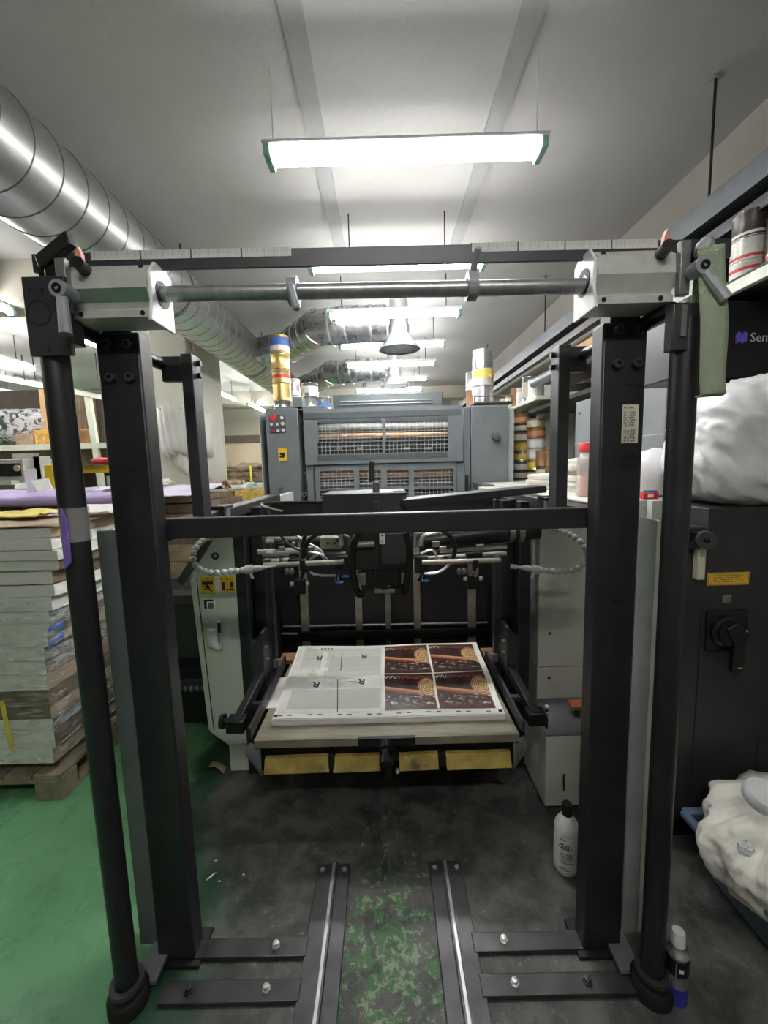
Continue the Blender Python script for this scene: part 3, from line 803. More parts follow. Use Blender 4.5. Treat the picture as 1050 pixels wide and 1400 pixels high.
# right panel, console behind it
rp = obj('side_panel', MB().box((.742, FY, .525), (1.0, FY+1.3, 1.36)), 'panel_grey_cream', F, bevel=.003)
obj('lower_panel', MB().box((.742, FY+.003, .02), (1.0, FY+1.3, .52)), 'panel_grey_cream', rp, bevel=.003)
for z in (.70, .465): obj('screw', MB().cyl((.80, FY-.004, z), (.80, FY+.005, z), .007, 10), 'black_plastic', rp)
bxp = obj('step_box', MB().box((.675, 1.665, .02), (1.0, FY-.002, .355)), 'panel_grey_cream', F, bevel=.004)
obj('box_top', MB().box((.675, 1.665, .3555), (1.0, FY-.002, .359)), 'plate_grey', bxp)
obj('plinth', MB().box((.685, 1.68, 0), (1.0, FY-.01, .02)), 'black_matte', bxp)
# black uprights between the panels and the pile well
for s in (-1, 1):
    cx = -.02
    for x0, x1, y0, y1, z0, z1, m in ((.660, .712, 1.93, 2.0, 0, 1.36, 'black_paint'), (.655, .662, 1.925, 1.93, .2, 1.34, 'charcoal_paint'), (.60, .655, 2.02, 2.1, .0, 1.36, 'black_paint'), (.585, .60, 2.1, 2.14, .3, 1.36, 'charcoal_paint'), (.66, .73, 2.1, 2.6, 0, 1.36, 'black_matte')):
        obj('upright', MB().box((cx+s*x0, y0, z0), (cx+s*x1, y1, z1)), m, F, bevel=.002)
    # top side rails
    x = -.70 if s < 0 else .715
    obj('top_rail', MB().box((x-.035, 1.25, 1.335), (x+.035, 2.6, 1.385)), 'charcoal_paint', F, bevel=.003)
    obj('rail_cover', MB().box((x-.035+s*-.04, 1.62, 1.39), (x+.02+s*-.04, 1.72, 1.405)), 'black_plastic', F, bevel=.004)
    obj('screw_lug', MB().cyl((x-s*.06, 1.65, 1.36), (x-s*.06, 1.65, 1.395), .012, 12), 'steel_bright', F)
obj('back_panel', MB().box((-.78, 2.56, .0), (.74, 2.6, 1.3)), 'black_matte', F)
for px in (416, 490, 530, 570, 645):
    c = W(px, 820, Y=2.54); w = .05 if px in (416, 645) else (.034 if px == 530 else .042)
    obj('guide_strip', MB().box((c.x-w/2, 2.535, .3), (c.x+w/2, 2.552, 1.1)), 'steel_dull' if px == 530 else 'steel_strip', F)
obj('gripper_rail', MB().cyl((-.74, 2.55, .53), (.70, 2.55, .52), .008, 12), 'steel_shaft', F)
obj('lower_rail', MB().box((-.74, 2.52, .44), (.70, 2.56, .5)), 'black_plastic', F, bevel=.004)
obj('latch_bolt', MB().cyl((-.70, 2.5, .505), (-.58, 2.5, .50), .007, 10), 'steel_bright', F)
obj('rear_crossbar', MB().bar((-.7, 2.3, 1.33), (.7, 2.3, 1.33), .05, .06), 'black_paint', F)
tb2 = obj('slanted_cover', MB().bar((.06, 1.62, 1.40), (.68, 1.80, 1.43), .10, .03), 'charcoal_paint', F, bevel=.003)
# side guides of the pile
for s in (-1, 1):
    cx = -.02
    X = lambda v: cx+s*v
    obj('guide_arm', MB().bar((X(.625), 1.60, .49), (X(.620), 2.0, .53), .035, .05), 'black_paint', F, bevel=.004)
    obj('guide_end', MB().box((X(.59), 1.58, .46), (X(.665), 1.64, .515)), 'black_plastic', F, bevel=.004)
    obj('side_guide', MB().bar((X(.566), 1.58, .462), (X(.566), 2.2, .475), .012, .05), 'charcoal_paint', F, bevel=.002)
    obj('guide_link', MB().box((X(.566), 1.74, .475), (X(.62), 1.765, .495)), 'charcoal_paint', F)
    obj('guide_link', MB().box((X(.566), 2.08, .49), (X(.63), 2.11, .53)), 'steel_dull', F)
    obj('guide_block', MB().prism([(X(.60), 1.93, .50), (X(.665), 1.93, .50), (X(.665), 1.93, .70), (X(.635), 1.93, .70), (X(.615), 1.93, .745), (X(.60), 1.93, .745)], (0, .10, 0)), 'charcoal_paint', F, bevel=.004)
    for z in (.60, .66): obj('guide_screw', MB().cyl((X(.60), 1.96, z), (X(.585), 1.96, z), .008, 10), 'steel_dull', F)
    obj('guide_post', MB().box((X(.60), 1.95, 0), (X(.66), 2.02, .50)), 'black_matte', F)
kn = obj('adjust_knob', MB().lathe([(.028, 0), (.03, .004), (.03, .016), (.012, .018), (.012, .045)], (-.715, 1.61, .50), (1, 0, 0), 20), 'black_plastic', F)

# pile board and what carries it
B = thing('pile_board', 'worn grey wooden pile board under the printed sheets', 'board', (-.02, 1.95, .385))
nb = 0
obj('board_panel', MB().box((-.575, 1.60, .388), (.535, 2.38, .42)), 'board_wood', B, bevel=.0015)
obj('front_strip', MB().box((-.575, 1.592, .386), (.535, 1.60, .42)), 'board_wood', B)
cl = obj('clamp_bar', MB().box((-.138, 1.575, .392), (.10, 1.595, .428)), 'black_plastic', B, bevel=.002)
obj('crank_knob', MB().lathe([(.026, 0), (.028, .01), (.028, .03), (.018, .035), (.018, .06), (.03, .065), (.03, .09), (.0, .095)], (-.022, 1.58, .412), (0, -1, -.55), 20), 'black_plastic', cl)
obj('crank_bracket', MB().box((-.03, 1.55, .27), (.0, 1.575, .39)), 'black_plastic', cl)
obj('crank_screw', MB().cyl((.022, 1.545, .30), (.022, 1.56, .30), .008, 8), 'steel_bright', cl)
for x in (-.64, .55):
    obj('side_slip', MB().box((x, 2.26, .42), (x+.10, 2.36, .44)), 'wood_brown', B)
obj('loose_sheet', MB().box((-.60, 1.82, .42), (-.5, 2.10, .424)), 'paper_edge', B)
U = thing('lift_carriage', 'black pile carriage with worn yellow edge boards below the pile board', 'carriage', (-.02, 1.9, .25))
obj('frame', MB().box((-.56, 1.66, .26), (.52, 2.35, .385)), 'black_matte', U)
for p0, p1 in ((360, 450), (455, 520), (546, 600), (611, 700)):
    a = W(p0, 1048, Y=1.6); b = W(p1, 1046, Y=1.6)
    z0 = .262; z1 = .318
    obj('yellow_board', MB().prism([(a.x, 1.595, z0), (b.x, 1.595, z0+.004), (b.x, 1.625, z1), (a.x, 1.625, z1-.004)], (0, .02, 0)), 'yellow_paint', U, bevel=.002)
for px in (453, 605):
    a = W(px, 1045, Y=1.59)
    obj('bracket', MB().box((a.x-.011, 1.585, .29), (a.x+.011, 1.66, .352)), 'black_plastic', U, bevel=.002)
for x, s in ((-.55, -1), (.51, 1)):
    obj('grey_flap', MB().grid(lambda u, v: (x+s*(.055*u+.03*math.sin(v*3)*u), 1.592+.05*u, .255+.125*v+.03*u*(1-v)), 4, 4), 'film_grey', U, solid=.003)
obj('lift_chain_rod', MB().cyl((-.50, 1.68, .38), (.46, 1.68, .38), .008, 10), 'steel_dull', U)
obj('shade_sheet', MB().box((-.56, 2.3, .0), (.52, 2.35, .25)), 'black_matte', U)  # black sheet standing in for the shadow in the open space below

# printed sheets on the pile, a little higher at the lay edge
S = thing('printed_sheets', 'stack of printed sheets, half pale proof and half four brown advertisement panels', 'sheets', (-.01, 1.69, .42))
def top(u, v):
    w = -.523+u*(1.027) + .004*math.sin(v*9)*(1 if u < .5 else -1)
    wb = -.535+u*1.055
    x = w*(1-v)+wb*v
    return Vector((x, 1.69+.64*v, .452+.036*v+.012*v*v*abs(u-.5)+.0025*math.sin(u*11+v*7)))
nU, nV = 24, 16
layers = 7
for k in range(layers):
    f0 = k/layers; f1 = (k+1)/layers-.02
    j = (random.uniform(-.003, .003), random.uniform(-.003, .003))
    m = MB()
    def lay(u, v, f): p = top(u, v); return Vector((p.x+j[0], p.y+j[1]-.002*f, .421+(p.z-.421)*f))
    m.grid(lambda u, v: lay(u, v, f1), nU, nV); m.grid(lambda u, v: lay(u, v, f0), nU, nV, True)
    for e in range(4):
        if e == 0: g = lambda u, v: lay(u, 0, f0+(f1-f0)*v); n_ = nU
        elif e == 1: g = lambda u, v: lay(1, u, f0+(f1-f0)*v); n_ = nV
        elif e == 2: g = lambda u, v: lay(1-u, 1, f0+(f1-f0)*v); n_ = nU
        else: g = lambda u, v: lay(0, 1-u, f0+(f1-f0)*v); n_ = nV
        m.grid(g, n_, 1)
    obj('sheet_bundle', m, 'paper_white' if k == layers-1 else 'paper_edge', S)
def on_top(name, u0, u1, v0, v1, mat, dz=.0012, nu=8, nv=8):
    m = MB(); o = 0
    fn = lambda u, v: top(u0+(u1-u0)*u, v0+(v1-v0)*v)+Vector((0, 0, dz))
    m.grid(fn, nu, nv)
    for jv in range(nv):
        for iu in range(nu):
            m.uv[jv*nu+iu] = ((iu/nu, jv/nv), ((iu+1)/nu, jv/nv), ((iu+1)/nu, (jv+1)/nv), (iu/nu, (jv+1)/nv))
    return obj(name, m, mat, S)
on_top('proof_print', .012, .472, .045, .985, 'pale_proof')
for (u0, u1) in ((.484, .718), (.728, .972)):
    for (v0, v1) in ((.06, .508), (.522, .965)):
        on_top('picture_print', u0, u1, v0, v1, 'printed_picture')
m = MB()
for (a, b) in (((.275, .06), (.255, .45)), ((.262, .58), (.25, .88))):
    p, q = top(*a), top(*b); m.bar(p+Vector((0, 0, .0025)), q+Vector((0, 0, .0025)), .004, .001)
for i in range(22):
    if i % 3 != 2: p = top(.02+i*.043, .025); m.box((p.x, p.y, p.z+.001), (p.x+.02, p.y+.004, p.z+.0022))
for u in (.01, .985): p = top(u, .02); m.box((p.x-.008, p.y, p.z), (p.x+.008, p.y+.014, p.z+.0022))
for i in range(4): p = top(.13+.018*i, .93); m.box((p.x, p.y, p.z+.001), (p.x+.012, p.y+.01, p.z+.002))
obj('register_marks', m, 'ink_black', S)['kind'] = 'stuff'
for u, v in ((.14, .38), (.36, .40), (.12, .77), (.36, .78)):
    p = top(u, v)
    text('R', (p.x+.035, p.y+.03, p.z+.004), .07, 'ink_black', S, rx=0, rz=math.radians(178), ext=.0003)
    obj('guide_line', MB().box((p.x-.06, p.y+.012, p.z+.0015), (p.x-.015, p.y+.0145, p.z+.0022)), 'plate_grey', S)

# suction head above the pile
HY = 1.78
H = thing('suction_head', 'black suction head with hoses and steel rods hanging over the pile', 'suction head', (-.02, HY, .98))
def hp_(px, py, y=HY): return W(px, py, Y=y)
def hbox(name, p0, p1, y0, y1, mat, par=H, bev=.002):
    a = hp_(*p0, y0); b = hp_(*p1, y0)
    return obj(name, MB().box((a.x, y0, b.z), (b.x, y1, a.z)), mat, par, bevel=bev)
hbox('top_housing', (440, 676), (556, 700), 1.62, 1.85, 'charcoal_paint', bev=.004)
hbox('top_plate', (490, 674), (556, 678), 1.63, 1.86, 'unit_dark')
body = hbox('body', (483, 728), (562, 778), 1.74, 1.9, 'black_paint', bev=.005)
hbox('side_cover', (519, 728), (560, 772), 1.715, 1.745, 'charcoal_paint', bev=.008)
hbox('lower_block', (514, 770), (548, 800), 1.75, 1.86, 'black_plastic', bev=.004)
hbox('foot_bar', (512, 806), (540, 811), 1.76, 1.79, 'board_wood')
hbox('foot_link', (522, 798), (530, 806), 1.76, 1.79, 'black_plastic')
obj('label_strip', MB().box(tuple(hp_(519, 744, 1.712)), tuple(hp_(526, 728, 1.712)+Vector((0, .004, 0)))), 'label_white', body)
for py in (732, 740): c = hp_(522.5, py, 1.709); obj('screw', MB().cyl(c, c+Vector((0, .006, 0)), .004, 8), 'ink_black', body)
# upright spindle and knobs over the beam
for (px, y0, y1, r, mt) in ((508, 631, 658, .012, 'charcoal_paint'), (514, 660, 686, .014, 'steel_dull')):
    a = hp_(px, y1, 1.66); b = hp_(px, y0, 1.66)
    obj('spindle', MB().cyl(a, b, r, 16), mt, H)
    obj('spindle_cap', MB().cyl(b, b+Vector((0, 0, .004)), r*.9, 16), 'steel_bright', H)
a = hp_(546, 680, 1.68); obj('thumb_knob', MB().lathe([(.008, 0), (.008, .016), (.028, .02), (.026, .028), (0, .03)], a, n=18), 'black_plastic', H)
a = hp_(505, 680, 1.67); obj('thumb_knob', MB().lathe([(.012, 0), (.012, .012), (.02, .014), (.018, .02), (0, .022)], a, n=18), 'charcoal_paint', H)
hbox('index_tag', (510, 686), (518, 702), 1.60, 1.612, 'charcoal_paint')
# rods
for p, q, r, y, mt in (((360, 773), (470, 768), .011, 1.74, 'steel_strip'), ((577, 769), (684, 766), .011, 1.74, 'steel_strip'), ((360, 756), (410, 754), .02, 1.98, 'steel_bright'), ((600, 752), (692, 746), .016, 1.98, 'steel_bright'),
                       ((360, 737), (440, 736), .012, 2.1, 'steel_dull'), ((640, 742), (692, 737), .012, 2.1, 'steel_dull'), ((360, 767), (400, 765), .012, 2.0, 'steel_dull'), ((570, 765), (692, 757), .014, 2.02, 'steel_dull'), ((484, 745), (512, 743), .014, 1.72, 'steel_strip')):
    obj('rod', MB().cyl(hp_(*p, y), hp_(*q, y), r, 16), mt, H)
bh = MB().cyl(hp_(575, 740, 1.95), hp_(735, 722, 1.95), .052, 24)
obj('air_pipe', bh, 'black_plastic', H)
for px in (697, 710): c = hp_(px, 726, 1.95); obj('pipe_band', MB().ring(c-Vector((.012, 0, 0)), c+Vector((.012, 0, 0)), .056, .05, 20), 'steel_dull', H)
# valve block left, its nozzles
hbox('valve_block', (437, 735), (466, 750), 1.92, 1.98, 'steel_strip')
for px in (448, 457): c = hp_(px, 743, 1.915); obj('block_screw', MB().cyl(c, c+Vector((0, .006, 0)), .006, 8), 'ink_black', H)
hbox('valve_block', (562, 726), (580, 748), 1.88, 1.94, 'steel_dull')
for p0, p1, y0, mt in (((458, 762), (476, 780), 1.76, 'black_plastic'), ((567, 762), (586, 784), 1.76, 'black_plastic'), ((393, 765), (412, 768), 1.9, 'black_plastic'), ((638, 756), (660, 766), 1.85, 'black_plastic'),
                       ((488, 784), (500, 800), 1.74, 'steel_dull'), ((548, 783), (556, 798), 1.74, 'steel_dull'), ((500, 780), (512, 808), 1.76, 'black_plastic'), ((538, 782), (550, 806), 1.77, 'black_plastic'), ((395, 757), (408, 764), 1.95, 'black_matte'), ((420, 752), (436, 760), 1.95, 'steel_dull'), ((444, 757), (472, 763), 1.9, 'charcoal_paint')):
    hbox('bracket', p0, p1, y0, y0+.04, mt)
for px in (462, 577): c = hp_(px, 783, 1.77); obj('suction_cup', MB().lathe([(.008, 0), (.012, -.02), (.022, -.034), (0, -.03)], c, n=16), 'black_plastic', H)
for px, py in ((464, 796), (472, 788), (582, 794)): c = hp_(px, py, 1.75); obj('blue_cup', MB().lathe([(0, .004), (.014, .003), (.018, 0), (0, -.001)], c, n=16), 'label_blue', H)
# tab stops on the two front rods
for px, lo in ((414, 812), (650, 805)):
    a = hp_(px, 771, 1.73)
    st_ = obj('tab_stop', MB().box((a.x-.012, a.y-.014, a.z-.03), (a.x+.012, a.y+.016, a.z+.02)), 'black_plastic', H, bevel=.004)
    b = hp_(px-2, 790, 1.73); obj('stop_lever', MB().tube([a, (a+b)/2+Vector((.008, -.01, 0)), b], .008, 8, 3), 'steel_dull' if px > 600 else 'black_plastic', st_)
    c = hp_(px-3, lo, 1.73); obj('stop_foot', MB().box((c.x-.024, c.y-.01, c.z), (c.x+.022, c.y+.02, c.z+.065)), 'black_plastic', st_, bevel=.004)
    for dx in (-.028, .026): obj('stop_screw', MB().cyl((c.x+dx, c.y, c.z+.045), (c.x+dx*1.5, c.y, c.z+.045), .009, 10), 'steel_bright', st_)
    for dx in (-.07, -.05): obj('wing_screw', MB().sphere((a.x+dx, a.y, a.z-.03), (.012, .008, .016), 10, 6), 'steel_dull', st_)
# hoses
for pts, r, y, mt in ((((418, 730), (414, 745), (414, 762), (418, 778), (432, 787), (462, 788)), .010, 1.80, 'black_plastic'), (((435, 728), (420, 742), (415, 760)), .012, 1.78, 'black_plastic'),
                      (((492, 728), (483, 745), (481, 770), (484, 795), (490, 812), (499, 812)), .016, 1.70, 'black_plastic'), (((555, 728), (560, 745), (560, 770), (557, 790), (552, 812)), .014, 1.71, 'black_plastic'),
                      (((604, 725), (617, 735), (622, 752), (615, 770), (600, 783), (585, 785)), .010, 1.78, 'black_plastic'), (((383, 730), (392, 742), (410, 752), (430, 754)), .007, 1.9, 'black_plastic'),
                      (((404, 731), (420, 742), (438, 752), (444, 765)), .006, 1.88, 'steel_bright'), (((422, 755), (436, 757), (446, 766), (448, 772)), .007, 1.86, 'steel_bright'),
                      (((424, 765), (438, 758), (450, 768)), .006, 1.85, 'steel_dull'), (((455, 728), (465, 732), (467, 746)), .009, 1.84, 'steel_bright'), (((468, 731), (477, 736), (479, 748)), .008, 1.86, 'steel_dull'),
                      (((566, 746), (568, 730), (578, 728)), .008, 1.82, 'steel_bright'), (((574, 746), (580, 732), (600, 727)), .009, 1.8, 'steel_bright'), (((575, 757), (590, 752), (597, 762), (590, 768)), .006, 1.84, 'steel_bright'),
                      (((580, 784), (598, 783), (612, 774), (618, 766)), .007, 1.76, 'steel_bright')):
    obj('hose', MB().tube([hp_(*p, y) for p in pts], r, 8, 4), mt, H)
# a small clutter of joints and screws along the linkage
rnd = random.Random(4)
for rng, n in (((362, 478), 16), ((566, 690), 14)):
    for k in range(n):
        px = rnd.uniform(*rng); py = rnd.uniform(738, 768) if px < 600 else rnd.uniform(744, 764)
        c = hp_(px, py, rnd.uniform(1.84, 1.98)); w = rnd.uniform(.008, .02)
        if k % 2: obj('joint', MB().cyl(c, c+Vector((rnd.choice((-1, 1))*w*2, 0, 0)), w*.6, 12), rnd.choice(('steel_bright', 'steel_dull', 'black_plastic')), H)
        else: obj('joint', MB().box((c.x-w, c.y, c.z-w*.7), (c.x+w, c.y+.02, c.z+w*.7)), rnd.choice(('steel_dull', 'black_plastic', 'steel_strip')), H, bevel=.002)
obj('hose_loop', MB().tube([hp_(388, 700, 1.75), hp_(360, 692, 1.9), hp_(366, 688, 2.0), hp_(440, 687, 2.0), hp_(470, 690, 1.9)], .008, 8, 5), 'black_plastic', H)

# segmented blow nozzles left and right
def jointed_hose(pts, lab, tip):
    t = thing('jointed_hose', lab, 'hose', tuple(pts[0]))
    P = [Vector(p) for p in pts]; Q = []
    for i in range(len(P)-1):
        p0 = P[max(i-1, 0)]; p1 = P[i]; p2 = P[i+1]; p3 = P[min(i+2, len(P)-1)]
        for k in range(12):
            u = k/12; Q.append(.5*((2*p1)+(p2-p0)*u+(2*p0-5*p1+4*p2-p3)*u*u+(p3-3*p2+3*p1-p0)*u**3))
    Q.append(P[-1])
    acc = 0; last = Q[0]
    for a, b in zip(Q, Q[1:]):
        acc += (b-a).length
        if acc > .024:
            acc = 0; d = (b-last).normalized(); c = b
            obj('bead', MB().lathe([(.007, -.013), (.0125, -.008), (.0145, 0), (.0125, .006), (.008, .013)], c, d, 12), 'hose_grey', t); last = b
    d = (Q[-1]-Q[-4]).normalized()
    obj('collar', MB().cyl(Q[-1], Q[-1]+d*.03, .019, 14), 'hose_grey', t)
    obj('collar_tab', MB().bar(Q[-1]+d*.015, Q[-1]+d*.03+Vector((0, -.01, -.04)), .012, .006), 'hose_grey', t)
    obj('nozzle', MB().lathe([(.011, 0), (.014, .02), (.006, .05), (.006, .06), (.010, .066), (.010, .09)] if tip else [(.012, 0), (.014, .02), (.005, .06), (.003, .10)], Q[-1]+d*.03, d, 12), 'hose_grey', t)
y = 1.72
jointed_hose([W(*p, Y=yy) for p, yy in (((300, 733), 1.9), ((278, 738), 1.8), ((264, 758), y), ((270, 776), y), ((290, 783), y), ((318, 781), y), ((336, 779), y))], 'grey jointed blow hose curling over the yellow warning labels', False)
jointed_hose([W(*p, Y=yy) for p, yy in (((752, 723), 1.9), ((772, 727), 1.8), ((795, 742), y), ((802, 762), y), ((792, 776), y), ((770, 782), y), ((745, 780), y), ((736, 779), y))], 'grey jointed blow hose looping before the plain right panel', True)

# ------------------------------------------------------------------ printing units
PY = 3.7
P_ = thing('printing_unit', 'grey printing unit with wire mesh guards facing the feeder', 'printing press', (0.03, 4.3, 0))
def pbox(name, p0, p1, y0, y1, mat, par=P_, bev=.006, z0=None):
    a = W(p0[0], p0[1], Y=y0); b = W(p1[0], p1[1], Y=y0)
    return obj(name, MB().box((a.x, y0, b.z if z0 is None else z0), (b.x, y1, a.z)), mat, par, bevel=bev)
lc = pbox('left_cover', (362, 559), (413, 690), PY, 5.1, 'unit_grey', z0=.2)
pbox('pale_edge', (353, 561), (362, 690), PY+.02, 5.1, 'unit_pale', z0=.2)
rc = pbox('right_cover', (644, 556), (694, 690), PY, 5.1, 'unit_grey', z0=.2)
pbox('cover_seam', (634, 557), (643, 690), PY+.01, 5.1, 'unit_grey', z0=.2)
pbox('pale_edge', (694, 558), (702, 690), PY+.04, 5.1, 'unit_pale', z0=.2)
pbox('core', (413, 562), (634, 690), PY+.28, 5.1, 'unit_dark', z0=.2)
pbox('top_step', (400, 543), (414, 560), PY+.02, 4.4, 'unit_grey')
pbox('top_step', (376, 556), (446, 560), PY+.02, 4.6, 'unit_grey')
pbox('top_step', (643, 554.5), (694, 558), PY+.02, 4.6, 'unit_grey')
obj('base', MB().box((-1.0, PY+.05, 0), (1.05, 5.1, .2)), 'black_matte', P_)
def guard(name, p0, p1, y, wins, lean=0):
    a = W(*p0, Y=y); b = W(*p1, Y=y)
    fr = MB(); xs = sorted({a.x, b.x}); t = .03
    W_ = [(W(w[0], w[1], Y=y), W(w[2], w[3], Y=y)) for w in wins]
    cols = sorted({round(v, 4) for p, q in W_ for v in (p.x, q.x)} | {a.x, b.x})
    rows = sorted({round(v, 4) for p, q in W_ for v in (p.z, q.z)} | {a.z, b.z})
    def hole(x, z): return any(p.x-1e-3 < x < q.x+1e-3 and q.z-1e-3 < z < p.z+1e-3 for p, q in W_)
    for i in range(len(cols)-1):
        for j in range(len(rows)-1):
            if not hole((cols[i]+cols[i+1])/2, (rows[j]+rows[j+1])/2):
                fr.box((cols[i], y, rows[j]), (cols[i+1], y+t, rows[j+1]))
    g = obj(name, fr, 'unit_grey', P_, smooth=False)
    for p, q in W_:
        m = MB(); n = max(2, int((q.x-p.x)/.034)); k = max(1, int((p.z-q.z)/.026))
        for i in range(1, n): x = p.x+(q.x-p.x)*i/n; m.box((x-.002, y+.006, q.z), (x+.002, y+.011, p.z))
        for i in range(1, k): z = q.z+(p.z-q.z)*i/k; m.box((p.x, y+.008, z-.002), (q.x, y+.013, z+.002))
        obj('wire_mesh', m, 'unit_pale', g, smooth=False)['kind'] = 'stuff'
    return g
up = guard('upper_guard', (414, 560), (633, 630), PY-.05, ((434, 579, 523, 602), (527, 577, 613, 600), (434, 606, 523, 619), (527, 604, 613, 617)))
m = MB(); a = W(416, 565, Y=PY-.055); b = W(630, 566, Y=PY-.055); m.box((a.x, PY-.056, b.z-.008), (b.x, PY-.05, a.z)); obj('handle_groove', m, 'unit_dark', up)
for p0, p1 in (((434, 574), (521, 576)), ((527, 572), (612, 574)), ((434, 623), (612, 625))):
    a = W(*p0, Y=PY-.055); b = W(*p1, Y=PY-.055); obj('groove', MB().box((a.x, PY-.054, b.z), (b.x, PY-.05, a.z)), 'unit_dark', up)
lo = guard('lower_guard', (430, 637), (624, 692), PY-.03, ((437, 644, 484, 667), (491, 643, 521, 666), (529, 643, 559, 665), (566, 642, 620, 664), (437, 671, 484, 690), (491, 670, 521, 690), (529, 670, 559, 690), (566, 669, 620, 690)))
for py, y, r, mt in ((598, PY+.12, .03, 'copper_roller'), (588, PY+.18, .05, 'steel_dull'), (612, PY+.2, .04, 'unit_dark'), (652, PY+.12, .028, 'copper_roller'), (646, PY+.16, .02, 'copper_roller'), (665, PY+.18, .06, 'steel_dull'), (682, PY+.2, .06, 'unit_dark')):
    a = W(416, py, Y=y); b = W(632, py-4, Y=y); obj('roller', MB().cyl(a, b, r, 20), mt, P_)
for px in (463, 492, 556, 586): a = W(px, 613, Y=PY+.1); obj('ink_key', MB().box((a.x-.03, PY+.1, a.z-.01), (a.x+.03, PY+.13, a.z+.012)), 'copper_roller', P_)
for px, py in ((424, 650), (630, 648)):
    hb = pbox('hinge_plate', (px-6, 634), (px+6, 686), PY-.02, PY+.02, 'unit_grey')
    a = W(px+(-10 if px < 500 else 6), 650, Y=PY-.03); obj('hinge_slot', MB().box((a.x, PY-.025, a.z-.14), (a.x+.03, PY-.018, a.z)), 'ink_black', hb)
    a = W(px-(8 if px < 500 else -6), 676, Y=PY-.03); obj('hinge_pin', MB().ring((a.x, PY-.03, a.z), (a.x, PY-.018, a.z), .025, .012, 16), 'unit_dark', hb)
bp = pbox('button_panel', (368, 568), (391, 591), PY-.008, PY, 'unit_dark', P_, .002)
for px, py, r, mt in ((373, 571, .028, 'lid_red'), (385, 571, .014, 'label_white'), (371, 580, .012, 'label_white'), (379, 580, .012, 'label_white'), (386, 579, .016, 'label_paper'), (373, 589, .013, 'label_red'), (380, 589, .012, 'label_white'), (387, 588, .012, 'label_white')):
    a = W(px, py, Y=PY-.02); obj('button', MB().cyl(a, a+Vector((0, .014, 0)), r, 14), mt, bp)
sk = pbox('warning_sticker', (380, 613), (393, 630), PY-.004, PY, 'yellow_label', P_, 0)
a = W(386, 622, Y=PY-.006); m = MB(); m.bar(a+Vector((-.02, 0, .015)), a+Vector((.02, 0, -.01)), .002, .02); m.bar(a+Vector((-.025, 0, -.015)), a+Vector((.015, 0, -.02)), .002, .012); m.cyl(a+Vector((.012, 0, .012)), a+Vector((.012, .002, .012)), .01, 10)
obj('pictogram', m, 'ink_black', sk)
a = W(677, 597, Y=PY); obj('cover_knob', MB().lathe([(.03, 0), (.04, .02), (.034, .05), (0, .055)], a, (0, -1, 0), 18), 'unit_dark', rc)
a = W(385, 667, Y=PY); obj('cover_lock', MB().cyl(a, a+Vector((0, -.03, 0)), .012, 10), 'steel_dull', lc)
P2 = thing('rear_unit', 'dark grey second printing unit rising behind the first one', 'printing press', (.0, 6.2, 0))
a = W(455, 540, Y=5.9); b = W(605, 537, Y=5.9)
obj('body', MB().box((a.x, 5.9, 0), (b.x, 7.2, a.z)), 'unit_dark', P2, bevel=.01)
for py in (549, 553): p = W(460, py, Y=5.9); obj('ledge', MB().box((a.x+.1, 5.88, p.z-.01), (b.x-.15, 5.9, p.z)), 'unit_pale', P2)

# ------------------------------------------------------------------ tins
tins = []
def tin(x, y, z, r, h, mat, label, bands=(), group='ink tins', name='ink_tin', lidmat='tin_silver'):
    t = thing(name, label, 'tin', (x, y, z), group)
    obj('body', MB().lathe([(r*.96, 0), (r, .004), (r, .008), (r*.97, .012), (r*.97, h-.012), (r, h-.008), (r, h-.003), (r*.96, h)], (x, y, z), n=20), mat, t)
    obj('lid', MB().lathe([(r*.93, h), (r*.93, h+.002), (r*.8, h+.002), (r*.78, h-.001), (0, h-.001)], (x, y, z), n=20), lidmat, t)
    for f0, f1, m in bands:
        obj('label_band', MB().ring((x, y, z+h*f0), (x, y, z+h*f1), r*.985, r*.96, 20), m, t)
    return t
c = W(387, 559, Y=3.95); zt = W(380, 559, Y=3.72).z
zt = W(390, 556, Y=PY+.02).z+.011
tx = W(386, 545, Y=3.92).x
zz = zt-.01
h0 = .14
tin(tx, 3.92, zz, .075, .07, 'tin_silver', 'low silver tin under the gold tins on the printing unit'); zz += .075
tin(tx, 3.92, zz, .083, .155, 'tin_gold', 'gold tin with a white label, lowest of the gold stack', ((.2, .95, 'tin_gold'), (.1, .6, 'label_white'))[:1]); zz += .16
tin(tx, 3.92, zz, .085, .12, 'tin_gold', 'gold tin with a red stripe in the middle of the gold stack', ((.35, .6, 'label_red'),)); zz += .125
tin(tx, 3.92, zz, .087, .13, 'tin_gold', 'plain gold tin below the blue labelled one'); zz += .135
tin(tx, 3.92, zz, .09, .16, 'tin_gold', 'gold tin with a blue and white label on top of its stack', ((.45, .85, 'label_blue'), (.12, .42, 'label_white'))); zz += .16
tx2 = W(401, 525, Y=4.15).x
tin(tx2, 4.18, zt-.01, .06, .16, 'tin_white', 'white tin standing behind the gold stack'); tin(tx2, 4.18, zt+.155, .06, .16, 'tin_white', 'white tin on another, behind the gold stack', ((.3, .8, 'tin_silver'),))
tx3 = W(424, 540, Y=3.95).x
tin(tx3, 3.95, zt-.01, .075, .1, 'tin_silver', 'silver tin on the unit, under the printed silver tin'); tin(tx3, 3.95, zt+.095, .078, .13, 'tin_silver', 'silver tin with dark print on the unit, right of the gold stack', ((.3, .75, 'label_white'),))
tx4 = W(441, 552, Y=4.0).x
tin(tx4, 4.0, zt-.01, .08, .11, 'tin_silver', 'short silver tin beside the mesh guard top, by itself', ((.2, .5, 'label_blue'),))
tr = thing('wire_tray', 'low wire tray on the unit under the right tins', 'tray', (W(668, 553, Y=3.9).x, 3.9, zt-.02))
